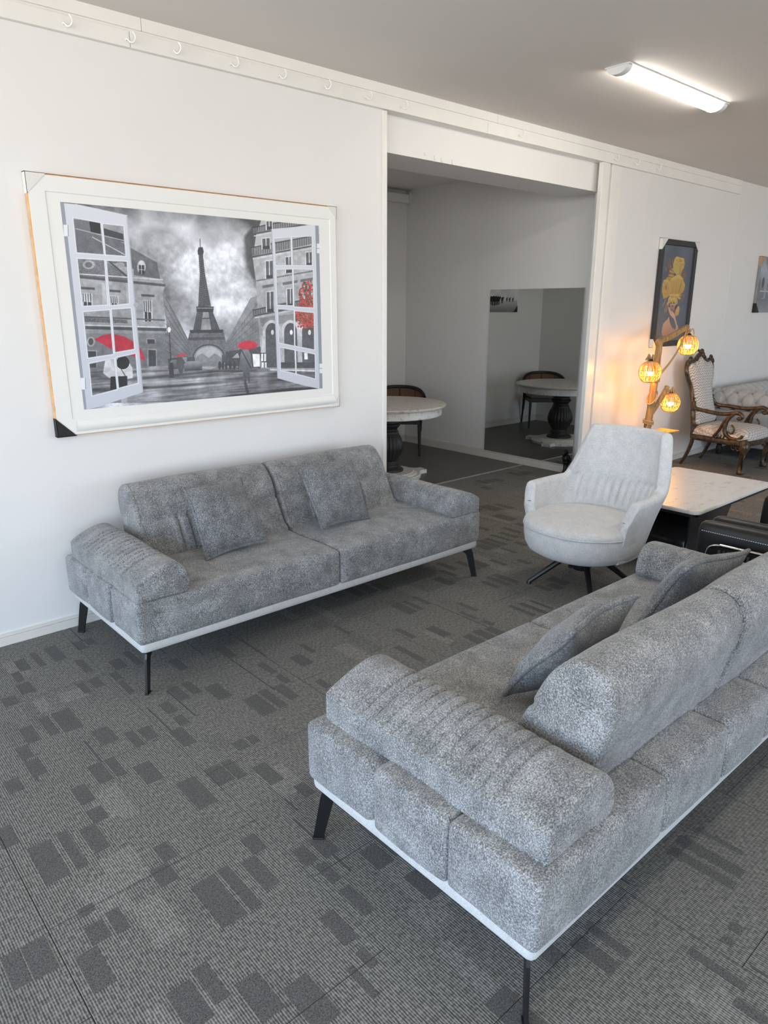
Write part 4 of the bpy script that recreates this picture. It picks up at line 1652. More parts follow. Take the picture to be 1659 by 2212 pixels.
# portrait with yellow flowers
def paint_lady():
    P = Paint(420, 580, (84, 92, 104))
    rng = np.random.default_rng(4)
    f = fractal(P.w, P.h, rng, 4, 2)
    P.a[:] = (np.array([80, 88, 100]) / 255.0) * (0.88 + 0.24 * f)[..., None]
    s = Sheet(P, [(1429, 526), (1498, 534), (1477, 739), (1408, 743)]).win(1390, 500, 8.192)
    dk, y1, y2, y3 = (44, 40, 40), (196, 168, 84), (176, 140, 66), (150, 108, 60)
    for a in ((430, 470, 452, 650), (478, 480, 500, 640), (360, 620, 372, 700)):
        s.line(a[:2], a[2:], 12, (150, 104, 64))
    for x, y, r in ((400, 560, 26), (420, 620, 30), (445, 690, 34), (700, 720, 32), (690, 780, 26), (720, 780, 22), (690, 850, 26), (705, 1000, 28), (690, 1150, 26), (650, 1220, 28), (440, 740, 36)):
        s.ell(x, y, r * 0.7, r, (146, 100, 66))
        s.ell(x, y, r * 0.4, r * 0.6, (96, 68, 52))
    for x0, y0, x1, y1_ in ((370, 1190, 310, 1330), (400, 1250, 340, 1420), (420, 1300, 360, 1450)):
        s.line((x0, y0), (x1, y1_), 16, (158, 112, 66))
    for k in range(26):
        a = k * 2.4
        s.ell(545 + 120 * math.cos(a) * (0.6 + 0.02 * k), 900 + 250 * math.sin(a), 30, 58, (120, 84, 52), (168, 128, 66), rot=a + 1.2)
        s.ell(545 + 114 * math.cos(a) * (0.6 + 0.02 * k), 900 + 240 * math.sin(a), 20, 46, (190, 152, 74), (160, 120, 60), rot=a + 1.2)
    # rose on top
    s.poly([(520, 470), (560, 435), (620, 455), (690, 470), (705, 560), (690, 650), (640, 720), (560, 770), (500, 700), (490, 590)], y1, y2)
    s.poly([(490, 580), (560, 560), (620, 620), (610, 740), (560, 770), (500, 700)], (182, 156, 78))
    for a in ((530, 480, 600, 540), (600, 470, 660, 520), (610, 560, 690, 600), (620, 620, 690, 560), (610, 740, 620, 610), (560, 500, 640, 490)):
        s.line(a[:2], a[2:], 6, y3)
    s.ell(630, 520, 26, 20, (166, 124, 66))
    # tulip body
    s.poly([(540, 780), (600, 755), (650, 800), (700, 900), (715, 960), (690, 1060), (620, 1130), (500, 1120), (440, 1020), (430, 900), (470, 820)], y1, y2)
    for k in range(8):
        x = 455 + k * 32
        s.line((x + 10, 830 + 12 * abs(k - 4)), (x + 4 + (4 - k) * 8, 1100), 6, y3)
    s.line((660, 860), (600, 1100), 8, (128, 88, 50))
    # left rose
    s.poly([(325, 855), (390, 840), (430, 880), (445, 980), (470, 1080), (400, 1170), (320, 1200), (290, 1060), (300, 930)], (190, 158, 86), y2)
    for a in ((330, 900, 380, 960), (350, 960, 320, 1040), (380, 900, 420, 1060), (320, 1100, 420, 1120), (360, 1020, 400, 1100)):
        s.line(a[:2], a[2:], 7, y3)
    s.ell(365, 1000, 20, 44, (150, 112, 66))
    # shoulder, neck, face, hand
    sk, sk2 = (178, 150, 130), (138, 112, 98)
    s.poly([(425, 1520), (400, 1570), (320, 1650), (290, 1800), (300, 1880), (560, 1900), (600, 1820), (560, 1780), (480, 1720), (440, 1620)], sk, sk2)
    s.poly([(440, 1290), (540, 1290), (580, 1330), (540, 1420), (500, 1430), (450, 1380)], (176, 140, 118), (120, 92, 82))
    s.poly([(540, 1330), (570, 1300), (580, 1340), (520, 1430)], (62, 54, 54))
    s.ell(488, 1335, 24, 12, (120, 66, 60))
    s.poly([(415, 1350), (440, 1360), (450, 1400), (500, 1440), (540, 1500), (545, 1550), (580, 1680), (560, 1700), (520, 1570), (450, 1500), (420, 1420)], (200, 162, 136), (180, 142, 118))
    for a in ((430, 1370, 460, 1470), (455, 1400, 490, 1480)):
        s.line(a[:2], a[2:], 5, (130, 98, 82))
    s.poly([(560, 1680), (590, 1680), (620, 1860), (570, 1880), (540, 1800)], sk, sk2)
    # petals hanging over the eyes and the low flower
    for x, y, rx, ry, r in ((440, 1220, 34, 66, 0.2), (490, 1230, 22, 60, 0.05), (545, 1230, 34, 76, -0.25), (480, 1140, 60, 30, 0.1), (560, 1150, 60, 32, -0.2), (610, 1190, 30, 20, 0.3), (405, 1285, 12, 40, 0.3)):
        s.ell(x, y, rx, ry, (204, 176, 92), (176, 138, 66), rot=r)
    for a in ((440, 1170, 430, 1280), (545, 1170, 560, 1290), (490, 1180, 488, 1280)):
        s.line(a[:2], a[2:], 4, y3)
    s.poly([(590, 1330), (615, 1345), (620, 1400), (600, 1490), (560, 1520), (530, 1470), (550, 1410)], (196, 162, 84), (170, 136, 70))
    return P.image('flower_portrait_print')


fp = thing('framed_portrait', 'tall black framed portrait of a woman under yellow flowers behind the floor lamp', 'picture', (0, 0, 0))
FX0, FX1, FZ0, FZ1 = 6.485, 7.185, 1.192, 2.165
fy = YB - 0.034
fw = 0.052
for nm, (a, b, c, d) in (('frame_rail', (FX0, FX1, FZ1 - fw, FZ1)), ('frame_rail', (FX0, FX1, FZ0, FZ0 + fw)),
                         ('frame_stile', (FX0, FX0 + fw, FZ0 + fw, FZ1 - fw)), ('frame_stile', (FX1 - fw, FX1, FZ0 + fw, FZ1 - fw))):
    bm = bmesh.new()
    bevel_box(bm, a, b, fy, YB - 0.003, c, d, 0.004, 1)
    mesh_obj(nm, bm, m_frame_black, fp)
mm = print_mat('flower_portrait', paint_lady(), 0.12)
print_quad('print', [(FX0 + fw - .004, fy + 0.014, FZ1 - fw + .004), (FX1 - fw + .004, fy + 0.014, FZ1 - fw + .004), (FX1 - fw + .004, fy + 0.014, FZ0 + fw - .004), (FX0 + fw - .004, fy + 0.014, FZ0 + fw - .004)], mm, fp)
corner_guard(fp, m_card, FX0, FZ1, -1, 1, 0.095, fy, YB - 0.003)
corner_guard(fp, m_card, FX1, FZ1, 1, 1, 0.085, fy, YB - 0.003)
corner_guard(fp, m_card, FX0, FZ0, -1, -1, 0.075, fy, YB - 0.003)
corner_guard(fp, m_card, FX1, FZ0, 1, -1, 0.075, fy, YB - 0.003)


def paint_grey(kind):
    P = Paint(420, 260, (150, 152, 154))
    rng = np.random.default_rng(9 if kind == 'street' else 21)
    f = fractal(P.w, P.h, rng, 6, 3, 1.6)
    if kind == 'street':
        P.a[:] = (np.array([150, 156, 164]) / 255.0) * (0.7 + 0.5 * f)[..., None]
        for k in range(6):
            x = 20 + k * 70
            P.poly([(x, 60 + 8 * k), (x + 50, 66 + 8 * k), (x + 50, 190), (x, 196)], (176, 180, 186), (116, 120, 126), 12)
            P.ell(x + 25, 120, 14, 26, (92, 96, 104))
            P.line((x, 160), (x + 50, 160), 4, (206, 208, 212))
        P.poly([(0, 196), (420, 196), (420, 260), (0, 260)], (120, 124, 130), (150, 154, 160), 14)
        return P.image('grey_street_print')
    y = np.linspace(0, 1, P.h)[:, None]
    P.a[:] = (np.clip(228 - 60 * np.abs(y - 0.45) + 60 * (f - 0.5), 0, 255) / 255.0)[..., None]
    P.poly([(0, 200), (420, 200), (420, 260), (0, 260)], (200, 200, 197), (120, 120, 118), 8)
    for x, q in ((39, 0.6), (66, 0.65), (89, 0.6), (127, 0.95), (158, 1.3), (176, 1.4), (197, 1.5), (216, 1.3), (260, 1.3), (300, 1.1), (340, 1.2)):
        P.ell(x, 196, 10 * q, 10 * q, (26, 26, 26))
        for dx in (-6, -2, 4, 7):
            P.line((x + dx * q, 196), (x + dx * q, 196 + 22 * q), 3 * q, (26, 26, 26))
        P.ell(x - 11 * q, 189, 4 * q, 5 * q, (26, 26, 26))
    return P.image('herd_print')


def canvas(name, label, x0, x1, z0, z1, ywall, depth, im, guard, guards):
    o = thing(name, label, 'picture')
    bm = bmesh.new()
    bevel_box(bm, x0, x1, ywall - depth, ywall - 0.002, z0, z1, 0.003, 1)
    mesh_obj('canvas_body', bm, plain('canvas_side_' + name, (140, 140, 140), 0.8), o)
    y = ywall - depth - 0.0008
    print_quad('print', [(x0 + .003, y, z1 - .003), (x1 - .003, y, z1 - .003), (x1 - .003, y, z0 + .003), (x0 + .003, y, z0 + .003)], print_mat('print_' + name, im, 0.7), o)
    for cx_, cz_, a, b, m in guards:
        corner_guard(o, m, cx_, cz_, a, b, guard, ywall - depth - 0.0012, ywall - 0.003)
    return o


canvas('street_canvas', 'grey street scene canvas with card corners at the right edge of the wall', 8.72, 9.75, 1.505, 2.105, YB, 0.035,
       paint_grey('street'), 0.10, [(8.72, 2.105, -1, 1, m_card_kraft), (8.72, 1.505, -1, -1, m_card_black), (9.75, 2.105, 1, 1, m_card_kraft), (9.75, 1.505, 1, -1, m_card_black)])
canvas('herd_canvas', 'grey canvas of a walking herd on the alcove back wall seen in the mirror', 3.79, 4.83, 1.50, 2.15, AY1, 0.03,
       paint_grey('herd'), 0.08, [(3.79, 1.50, -1, -1, m_card_black), (4.83, 1.50, 1, -1, m_card_black)])

# ------------------------------------------------------------------ hooks along the rail
hk = [(1.276, 2.705), (1.547, 2.703), (1.775, 2.703), (2.074, 2.708), (2.356, 2.708), (2.653, 2.71), (2.943, 2.71), (3.225, 2.705), (4.346, 2.71), (5.575, 2.712), (5.895, 2.716), (6.254, 2.72)]
hl = ['white cup hook leftmost on the picture rail', 'second white cup hook from the left on the rail', 'third white cup hook from the left on the rail',
      'fourth white cup hook from the left on the rail', 'fifth white cup hook from the left above the sofa picture', 'sixth white cup hook from the left on the rail',
      'white cup hook just left of the alcove opening', 'white cup hook over the left corner of the alcove opening', 'lone white cup hook over the middle of the alcove opening',
      'white cup hook directly above the right jamb post', 'middle white cup hook of the three right of the alcove', 'rightmost white cup hook on the picture rail']
bm = bmesh.new()
hp = [(0, 0.0, 0), (0, -0.012, 0.0), (0.006, -0.022, -0.012), (0.016, -0.03, -0.012), (0.026, -0.034, 0.002), (0.026, -0.032, 0.02), (0.018, -0.028, 0.032)]
tube(bm, [tuple(p) for p in catmull(hp, 4)], 0.0036, 6)
lathe(bm, [(0.0, -0.001), (0.006, -0.001), (0.006, 0.001), (0.0, 0.001)], 8)
hook0 = mesh_obj('cup_hook', bm, m_hook, None, True)
for i, ((x, z), lb) in enumerate(zip(hk, hl)):
    o = hook0 if i == 0 else hook0.copy()
    if i:
        COL.objects.link(o)
    o.location = (x, YB - 0.0255, z)
    o.rotation_euler = (0, 0, 0.25 * math.sin(i * 2.3))
    tag(o, lb, 'hook', 'white cup hooks on the picture rail')
# clips left on the header edge
bm = bmesh.new()
bevel_box(bm, -0.007, 0.007, -0.006, 0.0, -0.014, 0.014, 0.002, 1)
box(bm, -0.004, 0.004, -0.010, -0.006, -0.010, -0.004)
clip0 = mesh_obj('header_clip', bm, m_plastic)
for i, (x, z, rot, lb) in enumerate(((3.515, 2.497, 1.57, 'white clip lying flat, leftmost on the header edge'), (3.60, 2.485, 0, 'white clip second from the left on the header edge'),
                                     (3.665, 2.482, 0, 'white clip third from the left on the header edge'), (3.765, 2.480, 0, 'white clip rightmost of four on the header edge'))):
    o = clip0 if i == 0 else clip0.copy()
    if i:
        COL.objects.link(o)
    o.location = (x, YB + 0.055, z)
    o.rotation_euler = (0, rot, 0)
    tag(o, lb, 'clip', 'white clips on the alcove header')


# ------------------------------------------------------------------ ceiling lights
def batten(label, x0, x1, y, z, lit):
    o = thing('ceiling_light', label, 'light', ((x0 + x1) / 2, y, z))
    L = (x1 - x0) / 2
    prof = [(0.062 * math.cos(a), -0.038 * math.sin(a)) for a in np.linspace(0.0, PI, 13)]
    bm = bmesh.new()
    box(bm, -L, L, -0.075, 0.075, -0.006, 0.0)
    mesh_obj('mounting_tray', bm, m_plastic, o)
    bm = bmesh.new()
    prism(bm, [(p[0] * 0.96, p[1] - 0.006) for p in prof], -L + 0.05, L - 0.05, axis='x')
    mesh_obj('diffuser', bm, m_tube if lit else m_plastic, o, True, 0.8)
    for a, b in ((-L, -L + 0.05), (L - 0.05, L)):
        bm = bmesh.new()
        prism(bm, [(p[0] * 1.04, p[1] * 1.06 - 0.005) for p in prof], a, b, axis='x')
        mesh_obj('end_cap', bm, m_plastic, o, True, 0.8)
    return o


batten('lit white tube light on the main ceiling', 3.82, 5.03, 2.417, CEIL, True)
batten('added lit tube light, out of view above the foreground sofa', 0.82, 2.03, 0.2, CEIL, True)  # unseen batten, added to light the sofas from above
batten('added lit tube light, out of view past the right end of the foreground sofa', 3.82, 5.03, 0.2, CEIL, True)  # second added batten out of view, for overhead light on the seats
batten('unlit tube light on the alcove ceiling behind the header', 4.11, 5.31, 5.17, ACEIL, False)
bm = bmesh.new()
bevel_box(bm, 5.795, 5.83, 6.115, 6.175, 2.655, 2.765, 0.004, 2)
box(bm, 5.793, 5.796, 6.14, 6.148, 2.71, 2.718)
tag(mesh_obj('junction_box', bm, m_plastic), 'small white junction box high in the alcove corner', 'junction box')

# ------------------------------------------------------------------ mirror
mi = thing('wall_mirror', 'large frameless mirror resting on the alcove baseboard', 'mirror', (AX1 - 0.016, 4.375, 0.082))
bm = bmesh.new()
box(bm, -0.003, -0.0005, -0.552, 0.552, 0.0, 1.645)
mesh_obj('glass', bm, m_mirror, mi)
bm = bmesh.new()
box(bm, 0.0, 0.010, -0.553, 0.553, 0.0, 1.646)
mesh_obj('backing', bm, m_card, mi)

# ------------------------------------------------------------------ round table and cane chairs in the alcove
rt = thing('round_dining_table', 'round whitewashed pedestal table with black fluted column in the alcove', 'table', (4.43, 4.94, 0))
bm = bmesh.new()
lathe(bm, [(0.0, 0.668), (0.50, 0.668), (0.525, 0.672), (0.535, 0.680), (0.530, 0.686), (0.540, 0.690), (0.538, 0.697), (0.528, 0.701), (0.0, 0.702)], 72)
mesh_obj('tabletop', bm, m_wash, rt, True, 0.5)
bm = bmesh.new()
lathe(bm, [(0.46, 0.60), (0.498, 0.60), (0.502, 0.606), (0.502, 0.668), (0.46, 0.668)], 72)
mesh_obj('apron', bm, m_wash_side, rt, True, 0.5)
bm = bmesh.new()


def flute(r, z, a):
    k = max(0, min(1, (z - 0.15) / 0.03)) * max(0, min(1, (0.42 - z) / 0.03))
    return r * (1 + 0.055 * k * (abs(math.sin(a * 11)) - 0.6))


prof = catmull([(r, z, 0) for r, z in ((0.145, 0.055), (0.146, 0.075), (0.118, 0.10), (0.104, 0.118), (0.108, 0.13), (0.092, 0.15), (0.108, 0.19), (0.138, 0.25), (0.143, 0.30), (0.128, 0.36),
                                       (0.100, 0.42), (0.098, 0.435), (0.088, 0.45), (0.090, 0.465), (0.112, 0.49), (0.114, 0.505), (0.100, 0.52), (0.102, 0.545), (0.112, 0.56), (0.136, 0.585), (0.138, 0.60))], 3)
lathe(bm, [(p.x, p.y) for p in prof], 132, rfn=flute)
mesh_obj('column', bm, m_black_wood, rt, True, 0.9)
bm = bmesh.new()
lathe(bm, [(0.315, 0.0), (0.318, 0.026), (0.305, 0.034), (0.28, 0.036), (0.27, 0.046), (0.25, 0.05), (0.24, 0.058), (0.0, 0.062)], 56)
for k in range(4):
    b2 = bmesh.new()
    prism(b2, [(0.27, -0.13), (0.315, -0.075), (0.34, -0.06), (0.40, -0.055), (0.40, 0.055), (0.34, 0.06), (0.315, 0.075), (0.27, 0.13)], 0.0, 0.036)
    merge(bm, b2, Matrix.Rotation(PI / 2 * k + math.radians(-14), 4, 'Z'))
mesh_obj('base', bm, m_wash_side, rt, False)


def make_cane_chair():
    t = thing('cane_chair', 'black cane back chair right of the round table in the alcove corner', 'chair', (0, 0, 0), 0, 'cane back chairs in the alcove')
    bm = softbox(-0.225, 0.225, -0.22, 0.20, 0.395, 0.445, 0.02, (10, 10, 4), (0, 0, 0.01))
    mesh_obj('seat_cushion', bm, plain('brown_seat_fabric', (104, 92, 84), 0.9), t, True)
    bm = bmesh.new()
    for a, b in (((-0.225, -0.21), (0.225, -0.21)), ((-0.225, 0.19), (0.225, 0.19)), ((-0.225, -0.21), (-0.225, 0.19)), ((0.225, -0.21), (0.225, 0.19))):
        x0, x1 = sorted((a[0], b[0]))
        y0, y1 = sorted((a[1], b[1]))
        box(bm, x0 - 0.012, x1 + 0.012, y0 - 0.012, y1 + 0.012, 0.345, 0.395)
    mesh_obj('seat_frame', bm, m_black_wood, t)
    for x, y, dx, dy in ((-0.22, -0.205, -0.01, -0.02), (0.22, -0.205, 0.01, -0.02)):
        bm = bmesh.new()
        tube(bm, [(x, y, 0.40), (x + dx, y + dy, 0.0)], [0.019, 0.012], 10)
        mesh_obj('leg', bm, m_black_wood, t, True, 0.6)
    for sx_ in (-1, 1):
        bm = bmesh.new()
        tube(bm, [tuple(p) for p in catmull([(sx_ * 0.275, 0.06, 0.60), (sx_ * 0.245, 0.14, 0.40), (sx_ * 0.235, 0.24, 0.18), (sx_ * 0.235, 0.30, 0.0)], 5)], [0.017] * 5 + [0.018] * 5 + [0.013] * 6, 10)
        mesh_obj('leg', bm, m_black_wood, t, True, 0.6)
    ang = np.linspace(-1.0, 1.0, 25)
    arc = [(0.285 * math.sin(a * 1.35), 0.02 + 0.235 * math.cos(a * 1.35), 0.70 - 0.10 * abs(a) ** 3) for a in ang]
    bm = bmesh.new()
    tube(bm, arc, 0.019, 8)
    mesh_obj('top_rail', bm, m_black_wood, t, True, 0.7)
    low = [(p[0] * 0.96, p[1] * 0.97, 0.56) for p in arc]
    bm = bmesh.new()
    tube(bm, low, 0.013, 8)
    mesh_obj('lower_rail', bm, m_black_wood, t, True, 0.7)
    bm = bmesh.new()
    pa = [(bm.verts.new(a), bm.verts.new(b)) for a, b in zip(arc, low)]
    for q, w in zip(pa[:-1], pa[1:]):
        bm.faces.new((q[0], w[0], w[1], q[1]))
    mesh_obj('cane_panel', bm, m_cane, t)
    for k in (6, 12, 18):
        bm = bmesh.new()
        tube(bm, [arc[k], low[k]], 0.007, 6)
        mesh_obj('spindle', bm, m_black_wood, t)
    return t


c1 = make_cane_chair()
c1.location = (5.31, 5.74, 0)
c1.rotation_euler = (0, 0, math.radians(-44))
c2 = copy_tree(c1)
c2.location = (3.58, 5.80, 0)
c2.rotation_euler = (0, 0, math.radians(42))
c2['label'] = 'black cane back chair left of the round table, seen only in the mirror'

# small dark statuette by the mirror
st = thing('statuette', 'small dark twisted figure statuette standing by the foot of the mirror', 'statue', (5.665, 3.80, 0))
bm = bmesh.new()
bevel_box(bm, -0.06, 0.06, -0.045, 0.045, 0.0, 0.035, 0.006, 2)
mesh_obj('plinth', bm, m_black, st)
bm = bmesh.new()
body = catmull([(-0.015, 0, 0.03), (0.0, 0, 0.075), (0.016, 0, 0.12), (0.018, 0, 0.15), (0.006, 0, 0.18), (0.002, 0, 0.215)], 5)
tube(bm, [tuple(p) for p in body], [0.026, 0.022, 0.019, 0.017, 0.016, 0.017, 0.018, 0.02, 0.022, 0.024, 0.026, 0.030, 0.033, 0.036, 0.038, 0.038, 0.037, 0.036, 0.034, 0.034, 0.034, 0.034, 0.030, 0.026, 0.018, 0.014], 10)
tube(bm, [tuple(p) for p in catmull([(0.03, 0, 0.21), (0.05, -0.01, 0.19), (0.055, -0.02, 0.165), (0.03, -0.03, 0.15)], 4)], 0.011, 8)
tube(bm, [tuple(p) for p in catmull([(-0.025, 0, 0.205), (-0.05, -0.01, 0.215), (-0.052, -0.015, 0.24), (-0.02, -0.012, 0.25)], 4)], 0.010, 8)
mesh_obj('figure', bm, m_black, st, True)
bm = bmesh.new()
lathe(bm, [(0.0, 0.212), (0.016, 0.216), (0.025, 0.235), (0.024, 0.252), (0.012, 0.266), (0.0, 0.268)], 14)
mesh_obj('head', bm, m_black, st, True)

# ------------------------------------------------------------------ driftwood floor lamp
fl = thing('floor_lamp', 'driftwood branch floor lamp with three glowing round rattan shades', 'lamp', (-0.145, -0.08, 0))
LY = 3.28


def branch(name, pts, rad, seg=10, m=m_drift, par=fl, seed=0):
    bm = bmesh.new()
    pp = catmull(pts, 6)
    rr = random.Random(seed)
    R = [rad[0] + (rad[1] - rad[0]) * i / (len(pp) - 1) + rr.uniform(-0.0015, 0.0015) for i in range(len(pp))]
    tube(bm, [tuple(p) for p in pp], R, seg)
    return mesh_obj(name, bm, m, par, True, 0.9)


branch('pole', [(6.14, LY, 0.02), (6.16, LY + .005, 0.35), (6.185, LY, 0.62), (6.20, LY - .005, 0.90), (6.225, LY, 1.15), (6.235, LY, 1.275)], (0.036, 0.028), seed=1)
branch('top_arm', [(6.20, LY, 1.262), (6.40, LY, 1.30), (6.55, LY - .01, 1.345), (6.69, LY - .01, 1.385)], (0.026, 0.024), seed=2)
branch('side_branch', [(6.19, LY, 0.93), (6.13, LY - .01, 1.03), (6.09, LY - .01, 1.10), (6.08, LY - .01, 1.13)], (0.022, 0.026), seed=3)
branch('side_branch', [(6.17, LY, 0.60), (6.28, LY - .03, 0.74), (6.36, LY - .04, 0.84), (6.38, LY - .04, 0.865)], (0.024, 0.022), seed=4)
bm = bmesh.new()
lathe(bm, [(0.0, 0.0), (0.17, 0.0), (0.175, 0.012), (0.17, 0.026), (0.0, 0.03)], 32, 6.14, LY)
mesh_obj('base_disc', bm, m_drift, fl, True, 0.6)
bm = bmesh.new()
bevel_box(bm, 6.20, 6.47, LY - 0.16, LY + 0.02, 0.455, 0.472, 0.004, 2)
sh = mesh_obj('shelf', bm, m_drift, fl)
branch('shelf_bracket', [(6.175, LY, 0.36), (6.24, LY - .02, 0.40), (6.34, LY - .05, 0.455)], (0.028, 0.018), seed=6)
bm = bmesh.new()
cord = catmull([(6.685, LY - .01, 1.35), (6.62, LY - 0.02, 1.27), (6.50, LY - 0.03, 1.16), (6.36, LY - 0.035, 1.06), (6.24, LY - 0.035, 0.99), (6.19, LY - 0.04, 0.955)], 5)
tube(bm, [tuple(p) for p in cord], 0.009, 8)
for z, x in ((0.93, 6.205), (0.55, 6.178), (0.78, 6.197)):
    for q in range(3 if z != 0.78 else 1):
        ring = [(x + 0.043 * math.cos(a), LY + 0.043 * math.sin(a), z + q * 0.012 + (0.06 * math.cos(a) if z == 0.78 else 0.008 * math.sin(a))) for a in np.linspace(0, 2 * PI, 18, endpoint=False)]
        tube(bm, ring, 0.0065, 6, closed=True)
tube(bm, [(6.135, LY - .03, 0.552), (6.10, LY - .03, 0.53), (6.085, LY - .03, 0.44), (6.075, LY - .03, 0.30), (6.10, LY - .02, 0.05)], 0.003, 5)
mesh_obj('rope_binding', bm, m_rope, fl, True)
for k, (x, y, z, r) in enumerate(((6.725, LY - 0.02, 1.218, 0.092), (6.06, LY - 0.03, 1.012, 0.094), (6.43, LY - 0.06, 0.718, 0.087))):
    bm = bmesh.new()
    rr = random.Random(40 + k)

    def sp(a, v):   # v 0 bottom .. 1 top; open at the bottom, drawn in at the top
        ph = PI * (0.16 + 0.76 * v)
        rad = r * math.sin(ph) ** 0.85
        return (x + rad * math.cos(a), y + rad * math.sin(a), z - r * 1.03 * math.cos(ph))
    for q in range(34):
        a0 = 2 * PI * q / 34
        for w in (1, -1):
            tw = w * rr.uniform(0.25, 0.6)
            tube(bm, [sp(a0 + tw * math.sin(3 * j / 10.0), j / 10) for j in range(11)], 0.0022, 4, cap=False)
    for v in (0.0, 0.02, 0.30, 0.52, 0.75, 1.0):
        tube(bm, [sp(a, v) for a in np.linspace(0, 2 * PI, 28, endpoint=False)], 0.0022, 4, closed=True)
    shd = mesh_obj('rattan_shade', bm, m_wicker, fl, True)
    bm = bmesh.new()
    lathe(bm, [(0.0, z - 0.030), (0.014, z - 0.028), (0.026, z - 0.018), (0.032, z - 0.002), (0.032, z + 0.006), (0.0, z + 0.006)], 20, x, y)
    mesh_obj('bulb', bm, m_bulb, shd, True, 0.8)
    bm = bmesh.new()
    lathe(bm, [(0.029, z + 0.0065), (0.024, z + 0.025), (0.017, z + 0.045), (0.017, z + r * 0.98), (0.0, z + r * 0.98)], 16, x, y)
    mesh_obj('bulb_holder', bm, m_plastic, shd, True, 0.8)
    bm = bmesh.new()
    lathe(bm, [(0.022, z + r * 0.93), (0.024, z + r * 1.0), (0.018, z + r * 1.12), (0.010, z + r * 1.2)], 14, x, y)
    mesh_obj('lamp_cap', bm, m_black, shd, True, 0.8)
    bm = bmesh.new()
    for q in range(9):
        a = rr.uniform(0, 2 * PI)
        b = rr.uniform(0.02, 0.05)
        tube(bm, [tuple(p) for p in catmull([(x, y, z + r * 1.14), (x + b * 0.6 * math.cos(a), y + b * 0.6 * math.sin(a), z + r * 1.14 + rr.uniform(0.01, 0.05)), (x + b * math.cos(a), y + b * math.sin(a), z + r * 1.08)], 4)], 0.0045, 5)
    mesh_obj('rope_knot', bm, m_rope, shd, True)


